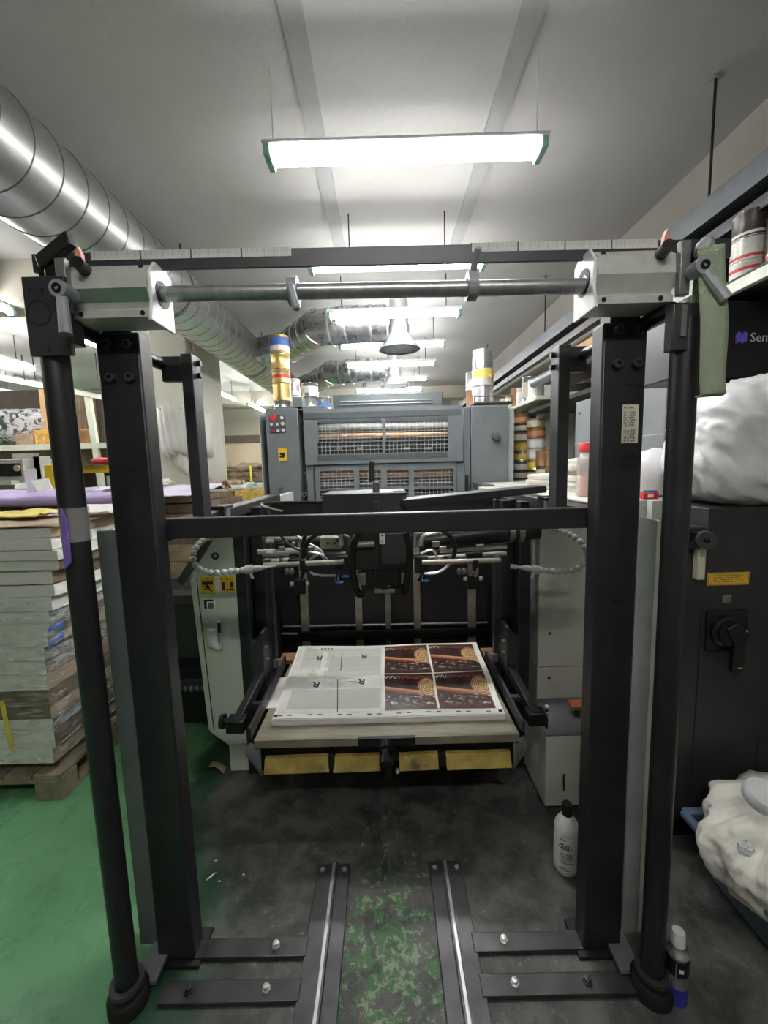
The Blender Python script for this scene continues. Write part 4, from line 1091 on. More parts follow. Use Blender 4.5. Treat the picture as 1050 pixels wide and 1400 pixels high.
a = W(643, 553, Y=3.9).x; b = W(694, 553, Y=3.9).x
obj('plate', MB().box((a, 3.75, zt-.03), (b, 4.15, zt-.012)), 'tin_dark', tr)
obj('rim', MB().ring((0, 0, 0), (0, 0, .001), .001, .0005, 6) if False else MB().box((a, 3.74, zt+.03), (b, 3.752, zt+.042)).box((a, 3.74, zt-.02), (a+.012, 3.752, zt+.04)).box((b-.012, 3.74, zt-.02), (b, 3.752, zt+.04)), 'steel_dull', tr)
tx5 = W(660, 540, Y=3.95).x; tx6 = W(649, 540, Y=4.1).x
zz = zt-.01
tin(tx5, 3.95, zz, .1, .16, 'tin_silver', 'bare silver tin, lowest of the right stack on the unit'); zz += .165
tin(tx5, 3.95, zz, .1, .15, 'tin_white', 'white tin with a yellow band in the right stack on the unit', ((.45, .95, 'label_yellow'),)); zz += .155
tin(tx5, 3.95, zz, .095, .17, 'tin_silver', 'bare silver tin on top of the right stack on the unit')
tin(tx6, 4.15, zt-.01, .075, .16, 'tin_brown', 'brown tin half hidden behind the right stack on the unit'); tin(tx6, 4.15, zt+.155, .075, .17, 'tin_silver', 'silver tin on a brown one behind the right stack')

# ------------------------------------------------------------------ right side: console top, locker, jar, cloths
K = thing('side_console', 'grey cream console behind the right post carrying jar and bag', 'console', (1.15, 2.6, 0))
obj('body', MB().box((1.003, 1.75, 0), (1.335, 3.66, 1.335)).box((1.21, 3.661, 0), (1.335, 4.6, 1.335)), 'panel_grey_cream', K, bevel=.004)
obj('worktop', MB().box((.87, 1.75, 1.362), (1.8, 3.66, 1.372)).box((1.21, 3.66, 1.362), (1.8, 4.6, 1.372)).box((1.003, 1.751, 1.336), (1.8, 3.655, 1.361)).box((1.21, 3.656, 1.336), (1.8, 4.6, 1.361)), 'panel_cream', K, bevel=.002)
obj('rear_top', MB().box((.78, 3.26, 1.335), (.87, 3.64, 1.372)), 'unit_dark', K)
LKX = 1.32
a = W(800, 546, X=LKX)
lk = thing('grey_locker', 'plain grey steel locker on the console behind the right post', 'locker', (1.5, 2.4, 1.372))
z = W(817, 541, X=LKX).z
obj('body', MB().box((LKX, 1.95, 1.372), (1.8, 2.86, z)), 'locker_grey', lk, bevel=.004)
obj('door_seam', MB().box((LKX-.002, 1.96, 1.66), (LKX+.002, 2.86, 1.664)), 'unit_pale', lk)
p = W(781, 568, X=LKX); obj('rivet', MB().cyl((LKX-.006, 2.8, p.z), (LKX+.002, 2.8, p.z), .007, 10), 'ink_black', lk)
p = W(806, 640, Y=1.98)
j = thing('plastic_jar', 'clear plastic jar with red screw lid behind the right post', 'jar', (W(806, 680, Y=2.0).x, 2.0, 1.372))
jx = W(806, 680, Y=2.0).x
obj('jar_body', MB().lathe([(.055, 0), (.06, .01), (.06, .09), (.056, .1), (.06, .11), (.06, .19), (.045, .21), (.045, .215)], (jx, 2.0, 1.372), n=24), 'clear_plastic', j)
obj('lid', MB().lathe([(.05, 0), (.055, .004), (.055, .035), (.05, .045), (0, .045)], (jx, 2.0, 1.587), n=24), 'lid_red', j)
obj('contents', MB().lathe([(.05, 0), (.05, .1), (0, .11)], (jx, 2.0, 1.376), n=18), 'pink_rubber', j)
def folded_cloth(x0, x1, y0, y1, z0, n, lab, mat='cloth_white'):
    t = thing('folded_cloth', lab, 'cloth', ((x0+x1)/2, (y0+y1)/2, z0))
    h = .03
    for k in range(n):
        zc = z0+h*(k+.5); dx = random.uniform(-.015, .015)
        def f(d, zc=zc): return 1
        m = MB().sphere(((x0+x1)/2+dx, (y0+y1)/2, zc), ((x1-x0)/2, (y1-y0)/2, h*.62), 24, 10, lambda d: (1/max(.72, (abs(d.x)**4+abs(d.y)**4)**.25))*(1+.03*noise.noise(d*4+Vector((k, 0, 0)))))
        obj('fold', m, mat, t, sharp=180)
    return t
a = W(727, 672, Y=2.6); folded_cloth(a.x, a.x+.27, 2.5, 2.75, 1.372, 3, 'white cloth folded flat on the console beside the rear upright')
a = W(782, 675, Y=2.25); folded_cloth(a.x, a.x+.13, 2.2, 2.4, 1.372, 6, 'tall pile of white cloth behind the jar', 'cloth_white')
# milky bag with blue and red print right of the post
bg = thing('printed_bag', 'milky plastic bag with blue print and a red packet at its foot', 'bag', (1.13, 1.95, 1.372))
c = W(897, 660, Y=1.88)
obj('bag_body', MB().sphere((c.x, 1.9, 1.372+.105), (.105, .09, .115), 24, 16, lambda d: (1+.12*noise.noise(d*3))*(1 if d.z > -.6 else .98)), 'bag_white', bg, sharp=180)
p = W(889, 673, Y=1.80); obj('blue_print', MB().box((p.x-.03, 1.80, p.z-.012), (p.x+.03, 1.804, p.z+.008)), 'label_blue', bg)
p = W(890, 685, Y=1.79); rpk = tag(obj('red_packet', MB().box((p.x-.045, 1.77, 1.372), (p.x+.02, 1.80, 1.402)), 'label_red', bevel=.003), 'small red packet lying before the printed bag', 'packet')
obj('oval_mark', MB().box((p.x-.028, 1.768, 1.380), (p.x-.004, 1.7698, 1.396)), 'label_white', rpk)

# black switch cabinet
CBX, CBY = 1.035, 1.5
cb = thing('switch_cabinet', 'black steel cabinet with a rotary main switch and a yellow plate', 'cabinet', (1.45, 1.8, 0))
obj('body', MB().box((CBX, CBY, .10), (1.19, 1.74, 1.29)).box((1.19, CBY, .10), (1.80, 1.74, 1.36)), 'cabinet_black', cb, bevel=.004)
obj('plinth', MB().box((CBX+.02, CBY+.03, 0), (1.80, 1.74, .10)), 'black_matte', cb)
p = W(992, 864, Y=CBY)
pl = obj('switch_plate', MB().box((p.x-.08, CBY-.012, p.z-.072), (p.x+.075, CBY, p.z+.085)), 'black_plastic', cb, bevel=.004)
obj('dial', MB().lathe([(.06, 0), (.06, .012), (.048, .018), (.048, .03), (0, .03)], (p.x-.01, CBY-.012, p.z+.01), (0, -1, 0), 28), 'black_plastic', pl)
obj('handle', MB().prism([(p.x-.035, CBY-.05, p.z+.03), (p.x+.0, CBY-.05, p.z+.055), (p.x+.045, CBY-.05, p.z+.035), (p.x+.04, CBY-.05, p.z-.08), (p.x+.03, CBY-.05, p.z-.145), (p.x-.005, CBY-.05, p.z-.14), (p.x-.005, CBY-.05, p.z-.03)], (0, .022, 0)), 'black_plastic', pl, bevel=.005)
obj('handle_mark', MB().box((p.x+.012, CBY-.0515, p.z-.122), (p.x+.026, CBY-.05, p.z-.118)).box((p.x+.033, CBY-.0515, p.z+.02), (p.x+.037, CBY-.05, p.z+.024)), 'label_white', pl)
p = W(993, 818, Y=CBY); obj('small_tag', MB().box((p.x-.016, CBY-.003, p.z-.016), (p.x+.016, CBY, p.z+.014)), 'steel_dull', cb)
p = W(995, 791, Y=CBY); yp = obj('yellow_plate', MB().box((p.x-.078, CBY-.003, p.z-.024), (p.x+.078, CBY, p.z+.024)), 'yellow_label', cb)
m = MB()
for z in (-.021, .0195): m.box((p.x-.075, CBY-.0036, p.z+z), (p.x+.075, CBY-.003, p.z+z+.0015))
for x in (-.075, .0735): m.box((p.x+x, CBY-.0036, p.z-.021), (p.x+x+.0015, CBY-.003, p.z+.021))
for k in range(4):
    for i in range(9):
        if (i*k+k) % 5 != 4: m.box((p.x-.055+i*.0125, CBY-.0036, p.z+.012-k*.008), (p.x-.055+i*.0125+.009, CBY-.003, p.z+.0145-k*.008))
obj('fine_print', m, 'trim_brown', yp)['kind'] = 'stuff'
p = W(1035, 1030, Y=CBY); obj('vent', MB().box((p.x, CBY-.004, p.z-.12), (p.x+.2, CBY, p.z+.06)), 'charcoal_paint', cb)
p = W(962, 738, Y=1.44); rl = thing('tape_roller', 'dark grey roller wheel at the cabinet top corner', 'roller', (p.x, 1.44, p.z))
obj('wheel', MB().ring((p.x-.004, 1.42, p.z), (p.x+.02, 1.46, p.z), .03, .010, 24), 'charcoal_paint', rl)
obj('arm', MB().bar((p.x-.03, 1.47, p.z-.03), (p.x+.01, 1.45, p.z), .02, .02), 'black_plastic', rl)
obj('wall_bracket', MB().box((p.x-.01, 1.46, p.z-.02), (p.x+.02, 1.499, p.z+.02)), 'black_plastic', rl)
p = W(960, 772, Y=1.47); tag(obj('plastic_strip', MB().box((p.x-.014, 1.47, p.z-.058), (p.x+.014, 1.499, p.z+.058)), 'label_paper', bevel=.004), 'pale ribbed plastic strip hanging under the roller wheel', 'strip')
p = W(950, 712, Y=1.49); tag(obj('cream_edge', MB().box((p.x-.02, 1.70, 1.292), (p.x+.022, 1.738, 1.372)), 'panel_cream'), 'cream end strip between the round pipe and the black cabinet', 'strip')

# big white bag on the cabinet
def bagfn(d):
    r = 1/max(.62, (abs(d.x)**3.2+abs(d.y)**3.2+abs(d.z)**3.2)**(1/3.2))
    # creases fan out from the lower right of the bag
    q = Vector((d.x+d.z*.9, d.y, (d.z-d.x)*.28))
    n1 = abs(noise.noise(q*3.2)); n2 = abs(noise.noise(q*7+Vector((3, 1, 2))))
    return r*(1+.05*noise.noise(d*2)-.13*n1-.05*n2)
bw = thing('white_bag', 'large bulging white plastic bag lying on the black cabinet', 'bag', (1.5, 1.62, 1.362))
obj('bag_skin', MB().sphere((1.49, 1.63, 1.60), (.33, .22, .25), 120, 90, lambda d: bagfn(d) if d.z > -.72 else bagfn(d)*.99), 'bag_white', bw, sharp=180)
def knot(u, v): return (1.42+.16*u, 1.44-.06*v-.02*math.sin(u*14), 1.70+.05*v+.02*math.sin(u*9+v*4))
obj('bag_tail', MB().grid(knot, 14, 6), 'bag_white', bw, solid=.004)

# black banner box under the shelf
bb = thing('black_carton', 'black carton with a purple emblem and white lettering below the shelf', 'carton', (1.45, 1.9, 1.86))
a = W(955, 410, Y=1.72); b = W(1050, 500, Y=1.72)
obj('box', MB().box((1.17, 1.72, 1.865), (1.80, 1.93, 2.165)), 'banner_black', bb, bevel=.006)
c = W(1014, 462, Y=1.716)
m = MB()
for k in range(6): m.box((c.x-.022+k*.0075, 1.7165, c.z-.02+.004*(k % 3)), (c.x-.0155+k*.0075, 1.7195, c.z+.016+.005*((k*2) % 3)))
obj('emblem', m, 'logo_purple', bb, smooth=False)['kind'] = 'stuff'
c = W(1026, 467, Y=1.716); text('Sen', (c.x, 1.7185, c.z), .050, 'label_white', bb, ext=.001)

# shelf on the right wall with its tins
sh = thing('tin_shelf', 'cream steel shelf on the right with tins standing on it', 'shelf', (1.6, 3.0, 2.17))
obj('front_beam', MB().box((1.40, .6, 2.19), (1.425, 2.6, 2.235)), 'shelf_cream', sh, bevel=.003)
obj('deck', MB().box((1.425, .6, 2.21), (1.80, 2.6, 2.23)), 'charcoal_paint', sh)
obj('deck_lip', MB().box((1.40, .6, 2.2355), (1.44, 2.6, 2.243)), 'black_matte', sh)
obj('back_panel', MB().box((1.79, .6, 2.24), (1.81, 2.6, 2.9)), 'black_matte', sh)
for y in (.62, 2.56): obj('upright', MB().box((1.76, y, 0), (1.80, y+.04, 2.9)), 'shelf_cream', sh)
def shelf_tins(px, y, stack):
    x = 1.52
    z = 2.243
    for r, h, mt, lab, bands in stack:
        tin(x, y, z, r, h, mt, lab, bands, 'tins on the cream shelf'); z += h+.003
shelf_tins(0, 1.79, ((.062, .085, 'tin_white', 'white tin with red rim, lowest in the shelf stack', ((.6, .75, 'label_red'),)), (.062, .085, 'tin_white', 'white tin with red arc, middle of the shelf stack', ((.1, .25, 'label_red'), (.3, .9, 'tin_white'))), (.062, .10, 'tin_dark', 'dark topped tin, highest of the shelf stack', ((.0, .2, 'label_white'),))))
tin(1.50, 1.60, 2.243, .06, .05, 'tin_white', 'low white tin with red lid on the cream shelf', ((.55, .8, 'label_red'),), 'tins on the cream shelf', lidmat='label_red')
tin(1.5, 1.46, 2.243, .05, .14, 'tin_white', 'white and blue tin at the shelf edge', ((.1, .5, 'label_blue'),), 'tins on the cream shelf')
tin(1.58, 1.68, 2.243, .075, .22, 'tin_dark', 'big dark tin at the back of the cream shelf', (), 'tins on the cream shelf')

# long roller tube, cream board, drum and yellow tins above the locker
a = W(727, 524, X=1.3); b = W(905, 437, X=1.3)
rt = thing('roller_tube', 'long grey roller tube laid along the right shelf', 'roller', tuple((a+b)/2))
obj('tube', MB().cyl((1.32, a.y, a.z), (1.32, 1.80, b.z), .042, 24), 'roller_grey', rt)
obj('tube_end', MB().lathe([(.042, 0), (.036, .02), (0, .024)], (1.32, a.y, a.z), (0, 1, 0), 20), 'roller_grey', rt)
rk = thing('tube_rack', 'black rack boards carrying the roller tube on the right', 'rack', (1.6, 3.0, 2.0))
obj('board', MB().box((1.36, 2.65, 1.99), (1.80, 3.9, 2.02)), 'black_matte', rk)
obj('board', MB().box((1.45, 2.65, 2.25), (1.80, 3.9, 2.30)), 'trim_brown', rk)
obj('bracket', MB().box((1.28, 3.0, 2.04), (1.80, 3.03, 2.09)), 'charcoal_paint', rk)
obj('rail', MB().box((1.36, 1.95, 2.12), (1.40, 2.65, 2.16)), 'shelf_cream', rk)
obj('bracket', MB().box((1.28, 2.34, 2.10), (1.80, 2.37, 2.15)), 'charcoal_paint', rk)
tag(obj('cream_board', MB().box((1.62, 2.2, 1.95), (1.64, 2.75, 2.50)), 'board_cream'), 'cream board standing on the locker behind the right post', 'board')
dr = thing('white_drum', 'white round drum lying on the grey locker', 'drum', (1.6, 2.1, z))
obj('drum_body', MB().lathe([(.15, 0), (.16, .01), (.16, .10), (.15, .12), (0, .125)], (1.56, 2.15, W(817, 541, X=LKX).z), n=32), 'plastic_white', dr)
obj('drum_handle', MB().bar((1.40, 2.05, 2.03), (1.47, 2.02, 1.99), .012, .012), 'board_cream', dr)
zl = W(817, 541, X=LKX).z
tin(1.40, 2.62, zl, .055, .10, 'label_yellow', 'yellow lower tin on the locker beside the cream board', (), 'yellow tins on the locker')
tin(1.40, 2.62, zl+.103, .055, .13, 'tin_white', 'white and gold tin above the yellow one on the locker', ((.1, .8, 'label_paper'),), 'yellow tins on the locker')

# rear tin rack at the far end of the console
RX, RYY = 1.5, 4.1
rkk = thing('tin_rack', 'pale rack post and shelf holding tins far behind on the right', 'rack', (1.5, 4.3, 1.372))
a = W(701, 610, Y=4.3); obj('post', MB().box((a.x-.045, 4.28, 1.373), (a.x+.03, 4.33, W(701, 556, Y=4.3).z)), 'unit_pale', rkk)
a = W(702, 558, Y=4.3); b = W(726, 545, Y=3.6)
obj('shelf_plate', MB().box((1.30, 3.55, a.z-.03), (1.80, 4.9, a.z+.0)), 'shelf_cream', rkk, bevel=.003)
obj('side_panel', MB().box((1.62, 3.5, 1.375), (1.66, 3.54, 2.0)), 'charcoal_paint', rkk)
cols = ['tin_silver', 'tin_gold', 'tin_white', 'tin_dark', 'tin_brown', 'tin_silver']
bandsets = [((.2, .75, 'label_yellow'),), ((.15, .8, 'label_white'),), ((.25, .7, 'label_orange'),), ((.2, .8, 'label_paper'),), ((.3, .8, 'label_blue'),), ()]
cn = {'tin_silver': 'silver', 'tin_gold': 'gold', 'tin_white': 'white', 'tin_dark': 'dark', 'tin_brown': 'brown'}
bn = {0: 'yellow', 1: 'white', 2: 'orange', 3: 'cream', 4: 'blue', 5: 'no'}
ordw = ['lowest', 'second', 'third', 'fourth', 'fifth', 'sixth', 'seventh', 'eighth']
rnd = random.Random(12)
ztop = a.z
def stackof(name, px0, y, zb, r, hs, seq):
    x = W(px0, 640, Y=y).x; z = zb
    for k, (h, (m, b_)) in enumerate(zip(hs, seq)):
        z2 = z
        tin(x+rnd.uniform(-.006, .006), y, z, r, h, m, '%s tin with %s label, %s from below in %s' % (cn[m], bn[b_], ordw[k], name), bandsets[b_], 'tins stacked at the far end of the console'); z += h+.003
T = 'tin_silver tin_gold tin_white tin_dark tin_brown'.split()
stackof('the stack beside the rack post', 713, 4.15, 1.372, .085, (.085, .085, .10, .09, .09, .08, .085), ((T[3], 3), (T[3], 1), (T[0], 0), (T[1], 0), (T[4], 1), (T[3], 3), (T[4], 2)))
stackof('the second stack from the rack post', 732, 4.0, 1.372, .085, (.09, .10, .10, .09, .10, .08), ((T[3], 3), (T[1], 0), (T[2], 1), (T[2], 1), (T[4], 2), (T[1], 3)))
stackof('the short third stack by the cloth', 742, 3.75, 1.372, .06, (.13, .14), ((T[3], 3), (T[4], 5)))
stackof('the short fourth stack by the cloth', 752, 3.7, 1.372, .055, (.13, .14), ((T[4], 5), (T[4], 5)))
tin(W(763, 640, Y=3.6).x, 3.6, 1.372, .06, .24, 'label_green', 'green tall tin beside the rear upright', (), 'tins stacked at the far end of the console')
stackof('the back stack under the rack shelf', 722, 4.4, 1.93, .075, (.12, .12), ((T[2], 4), (T[2], 1)))
for k, (px, r, h, m, b_) in enumerate(((700, .05, .16, T[2], 3), (706, .05, .18, T[1], 1), (711, .05, .22, T[4], 5), (716, .055, .20, T[2], 1))):
    y = 4.75-.14*k; x = 1.38+.02*k
    tin(x, y, ztop, r, h, m, ('pale tin at the far end of the rack shelf', 'gold tin, second on the rack shelf', 'brown slim tin, third on the rack shelf', 'white tin with a label, nearest on the rack shelf')[k], bandsets[b_], 'tins on the rack shelf')
tin(1.40, 4.0, ztop, .07, .24, T[0], 'tall silver tin on the rack shelf', bandsets[3], 'tins on the rack shelf'); tin(1.39, 3.8, ztop, .07, .18, T[2], 'white tin beside the roller tube end', bandsets[1], 'tins on the rack shelf')
cbx = W(745, 490, Y=3.0)
tag(obj('shelf_carton', MB().box((1.50, 2.9, 2.301), (1.70, 3.3, 2.42)), 'cardboard', bevel=.004), 'small worn carton on the rack above the roller tube', 'carton')
tag(obj('brown_carton', MB().box((1.68, 3.1, 1.372), (1.80, 3.45, 1.96)), 'cardboard', bevel=.004), 'upright brown carton behind the rear upright on the right', 'carton')
tag(obj('paper_poster', MB().grid(lambda u, v: (1.52+.11*u+.02*math.sin(v*3), 3.25-.02*u, 1.40+.36*v), 5, 5), 'paper_white', solid=.004), 'white crumpled paper sheet leaning among the far tins', 'paper')

# ------------------------------------------------------------------ left side: paper stacks on pallets
def pallet(x0, x1, y0, y1, lab, h=.13):
    t = thing('wood_pallet', lab, 'pallet', ((x0+x1)/2, (y0+y1)/2, 0))
    n = 7
    for k in range(n):
        xx = x0+(x1-x0)*k/n
        obj('deck_board', MB().box((xx+.006, y0, h-.022), (xx+(x1-x0)/n-.006, y1, h)), 'pallet_wood', t, bevel=.002)
    for k in range(3):
        yy = y0+(y1-y0-.10)*k/2
        obj('stringer', MB().box((x0, yy, h-.042), (x1, yy+.1, h-.0225)), 'pallet_wood', t)
        for q in range(3):
            xx = x0+(x1-x0-.13)*q/2
            obj('block', MB().box((xx, yy, .018), (xx+.13, yy+.1, h-.0425)), 'pallet_wood', t, bevel=.003)
    for q in range(3):
        xx = x0+(x1-x0-.13)*q/2
        obj('bottom_board', MB().box((xx, y0, 0), (xx+.13, y1, .0175)), 'pallet_wood', t, bevel=.002)
    return t
SY0 = 1.79
pallet(-2.55, -1.575, SY0+.0, 2.62, 'worn wooden pallet under the tall wrapped paper stack')
ps = thing('paper_stack', 'tall stack of pale paper packs half wrapped in clear film', 'paper stack', (-2.0, 2.2, .131))
# layer boundaries read down the front corner: photo row -> corner column
corner = [(722, 68), (735, 68), (752, 69), (753, 78), (766, 79), (780, 76), (782, 71), (798, 71), (800, 74), (816, 72), (836, 67), (852, 66), (868, 64), (886, 62), (904, 60), (922, 62), (944, 65), (968, 66), (985, 68), (1000, 71), (1024, 74), (1046, 66)]
lv = []
for y, x in corner:
    p = W(x, y, Y=SY0); lv.append((p.z, p.x))
rnd = random.Random(3)
side_m = ['kraft', 'paper_white', 'kraft', 'paper_white', 'kraft_dark', 'paper_white', 'kraft_dark', 'paper_edge', 'paper_white', 'paper_white', 'foil_wrap', 'kraft_dark', 'kraft', 'foil_wrap', 'foil_wrap', 'kraft', 'kraft_dark', 'kraft', 'foil_wrap', 'kraft_dark', 'kraft']
s_ = NT('foil_wrap'); v_ = s_.coord(); f_ = s_.noise(s_.scalev(v_, (2, 1.5, 6)), 7, 7, .7, .8)
s_.base(s_.mix(s_.step(f_, .4, .6), lin((120, 112, 104)), lin((200, 202, 206)))); s_.set(Roughness=.25); s_.bump(f_, .6, .02); MATS['foil_wrap'] = s_.m
zbase = .132
for k in range(len(lv)-1):
    (z1, x1), (z0, x0) = lv[k], lv[k+1]
    z0 = max(z0, zbase)
    if z1-z0 < .008: continue
    xr = (x1+x0)/2; m = MB()
    yb = 2.62+rnd.uniform(-.03, .03); y0 = SY0+rnd.uniform(0, .012)
    c = .0006
    def fr(u, v): # front with slight sag
        return Vector((-2.56+(xr+2.56)*u, y0+.006*noise.noise(Vector((u*4, v*3, k))), z0+c+(z1-z0-2*c)*v+.004*noise.noise(Vector((u*3, k*.3, 0)))*(1 if 0 < k else .3)))
    def rt_(u, v): # right side, rougher
        e = .018*noise.noise(Vector((u*9, v*2+k*1.3, 3)))*min(1, u*8)
        return Vector((xr+e+.02*u, y0+(yb-y0)*u, z0+c+(z1-z0-2*c)*v+.004*noise.noise(Vector((3, k*.3, 0)))*(1 if 0 < k else .3)*(1-min(1, u*8))))
    def tp(u, v, zz): return Vector((-2.56+(xr+2.56+.02*v)*u, y0+(yb-y0)*v, zz))
    fm = 'paper_edge' if k not in (15, 16, 17, 19, 20) else ('kraft_dark' if k in (16, 17) else 'paper_edge')
    m.cur = 0; m.grid(fr, 14, 2)
    m.cur = 1; m.grid(rt_, 16, 2)
    m.cur = 0; m.grid(lambda u, v: tp(u, v, z1-c), 3, 3); m.grid(lambda u, v: tp(u, v, z0+c), 3, 3, True)
    obj('paper_pack', m, [fm, side_m[k % len(side_m)]], ps, sharp=50)
# blue printed wrapper on the side, film round the middle, yellow strap
a = W(70, 858, X=-1.57); b = W(86, 838, X=-1.57)
for (pa, pb) in (((67, 862), (83, 846)), ((68, 880), (82, 862))):
    a = W(*pa, X=-1.545); b = W(*pb, X=-1.545)
    obj('blue_wrapper', MB().quad((-1.548, a.y, a.z-.025), (-1.53, b.y, b.z-.04), (-1.53, b.y, b.z), (-1.548, a.y, a.z+.012)), 'label_blue', ps, solid=.003)
zt_, zb_ = W(60, 815, Y=SY0).z, W(60, 1040, Y=SY0).z
def film(u, v):
    z = zb_+(zt_-zb_)*v
    n_ = .010*noise.noise(Vector((u*14, v*16, 1)))
    if u < .5: return Vector((-2.56+(1.03)*u*2-.0, SY0-.016+n_, z+.02*math.sin(u*9)*(v-.5)))
    t_ = (u-.5)*2; return Vector((-1.53+.03*t_+n_, SY0-.016+.85*t_, z))
obj('film_wrap', MB().grid(film, 60, 24), 'stretch_film', ps, sharp=180)
a = W(10, 980, Y=SY0-.02); obj('yellow_strap', MB().prism([(a.x-.01, SY0-.022, .28), (a.x+.01, SY0-.022, .28), (a.x-.005, SY0-.022, .52), (a.x-.025, SY0-.022, .52)], (0, .003, 0)), 'yellow_paper', ps)
ztop1 = lv[0][0]
def rumple(x0, x1, y0, y1, z, amp, nu=14, nv=10, seed=0, lift=0):
    return MB().grid(lambda u, v: Vector((x0+(x1-x0)*u, y0+(y1-y0)*v+.02*noise.noise(Vector((u*3, seed, 0))), z+amp*abs(noise.noise(Vector((u*4+seed, v*4, seed))))+lift*v*v)), nu, nv)
tag(obj('kraft_sheet', rumple(-2.55, -1.46, SY0+.01, 2.6, ztop1+.004, .02, 20, 14, 2), 'kraft', solid=.004), 'brown kraft sheet covering the top of the wrapped paper stack', 'paper')
tag(obj('yellow_paper', rumple(-2.2, -1.72, 2.0, 2.28, ztop1+.03, .03, 14, 8, 5), 'yellow_paper', solid=.003), 'crumpled yellow paper lying on the paper stack top', 'paper')
tag(obj('grey_sheet', rumple(-1.72, -1.38, 2.05, 2.35, ztop1+.035, .03, 12, 8, 8, .02), 'paper_edge', solid=.003), 'folded pale sheet lying beside the yellow paper', 'paper')

# second stack behind, with lilac sheets on it
pallet(-3.6, -1.22, 2.75, 3.55, 'wooden pallet under the kraft and lilac stack behind')
p2 = thing('kraft_stack', 'stack of brown kraft wrapped packs behind the film wrapped stack', 'paper stack', (-2.4, 3.1, .131))
z = .152; k = 0
while z < 1.36:
    h = rnd.uniform(.03, .075); x1 = -1.28+rnd.uniform(-.05, .05)
    mt = rnd.choice(('kraft', 'paper_white', 'kraft_dark', 'kraft', 'paper_edge')) if z < 1.2 else ('kraft_dark', 'kraft', 'kraft_dark')[k % 3]
    m = MB()
    def sl(u, v, zz): return Vector((-3.58+(x1+3.58)*u, 2.78+.75*v+.02*noise.noise(Vector((u*6, k, v))), zz+.014*noise.noise(Vector((u*5, v*4, k*.4)))))
    zt2 = z+h-.002
    m.grid(lambda u, v: sl(u, v, zt2), 24, 6); m.grid(lambda u, v: sl(u, v, z), 24, 6, True)
    m.grid(lambda u, v: sl(u, 0, z+(zt2-z)*v), 24, 1); m.grid(lambda u, v: sl(1, u, z+(zt2-z)*v), 6, 1)
    m.grid(lambda u, v: sl(1-u, 1, z+(zt2-z)*v), 24, 1); m.grid(lambda u, v: sl(0, 1-u, z+(zt2-z)*v), 6, 1)
    obj('kraft_pack', m, mt, p2, sharp=60); z += h; k += 1
zk = z
ls = thing('lilac_sheets', 'wide lilac cover sheets lying over the kraft stack', 'sheets', (-2.3, 3.1, zk))
obj('sheet', rumple(-3.3, -1.75, 2.72, 3.4, zk+.02, .03, 20, 10, 3, .03), 'paper_lilac', ls, solid=.006)
obj('sheet', rumple(-1.85, -1.30, 2.70, 3.3, zk+.012, .02, 12, 10, 9, .05), 'paper_lilac_pale', ls, solid=.006)
obj('edge_fold', MB().grid(lambda u, v: Vector((-3.3+1.5*u, 2.715-.01*math.sin(v*3), zk+.03-.06*v+.01*noise.noise(Vector((u*5, v, 0))))), 16, 3), 'paper_lilac', ls, solid=.005)
tag(obj('white_papers', rumple(-2.15, -1.72, 2.95, 3.35, zk+.05, .05, 12, 10, 11, .04), 'paper_white', solid=.004), 'loose white papers on the lilac sheets beside the black post', 'paper')
a = W(48, 655, Y=3.2)
tag(obj('white_card', MB().prism([W(42, 657, Y=3.0), W(65, 654, Y=3.0), W(71, 668, Y=2.9), W(52, 672, Y=2.9)], (0, .01, .0)), 'paper_white'), 'white folded card propped on the lilac sheets by the round pipe', 'card')
tag(obj('lilac_card', MB().prism([W(36, 655, Y=3.05), W(48, 655, Y=3.05), W(52, 672, Y=3.0), W(38, 671, Y=3.0)], (0, .01, .0)), 'paper_lilac_pale'), 'pale lilac card standing behind the white folded card', 'card')
tag(obj('white_note', MB().prism([W(20, 662, Y=3.05), W(36, 659, Y=3.05), W(36, 668, Y=3.0), W(20, 668, Y=3.0)], (0, .01, .0)), 'paper_white'), 'small white note on the lilac sheets farthest from the posts', 'note')
for i, (x0, x1, y0) in enumerate(((-1.72, -1.3, 3.32), (-1.55, -1.2, 3.42))):
    tag(obj('torn_kraft', rumple(x0, x1, y0, y0+.16, zk+.02+.03*i, .08, 12, 6, 20+i), 'kraft', solid=.004), ('torn kraft paper curled on the stack before the pillar', 'torn kraft scraps hanging over the stack end by the pillar')[i], 'paper')

# yellow frame, control machine and shelving along the far left
yf = thing('yellow_trestle', 'yellow steel frame standing behind the lilac sheets', 'frame', (-2.9, 4.2, 0))
for (p0, p1) in (((62, 636), (80, 672)),):
    a = W(*p0, Y=4.1); b = W(*p1, Y=4.1); obj('post', MB().box((a.x, 4.08, 0), (b.x-.02, 4.14, a.z)), 'yellow_label', yf, bevel=.004)
a = W(80, 638, Y=4.1); b = W(152, 646, Y=4.1); obj('beam', MB().box((a.x-.05, 4.08, b.z), (b.x, 4.14, a.z)), 'yellow_label', yf, bevel=.004)
a = W(146, 640, Y=4.1); obj('leg', MB().box((a.x, 4.08, 0), (a.x+.06, 4.14, a.z-.08)), 'unit_pale', yf)
obj('tray', MB().box((W(112, 636, Y=4.1).x, 4.0, W(112, 635, Y=4.1).z-.01), (W(146, 636, Y=4.1).x, 4.3, W(112, 635, Y=4.1).z)), 'trim_brown', yf)
a = W(134, 632, Y=4.1); tag(obj('red_cloth', MB().sphere((a.x, 4.15, W(112, 635, Y=4.1).z+.03), (.10, .08, .035), 16, 8, lambda d: 1+.25*noise.noise(d*4)), 'label_red', sharp=180), 'small heap of red cloth on the tray of the yellow frame', 'cloth')
mc = thing('control_machine', 'cream machine with a long dark window behind the lilac sheets', 'machine', (-3.9, 4.9, 0))
a = W(0, 628, Y=4.6); b = W(36, 668, Y=4.6)
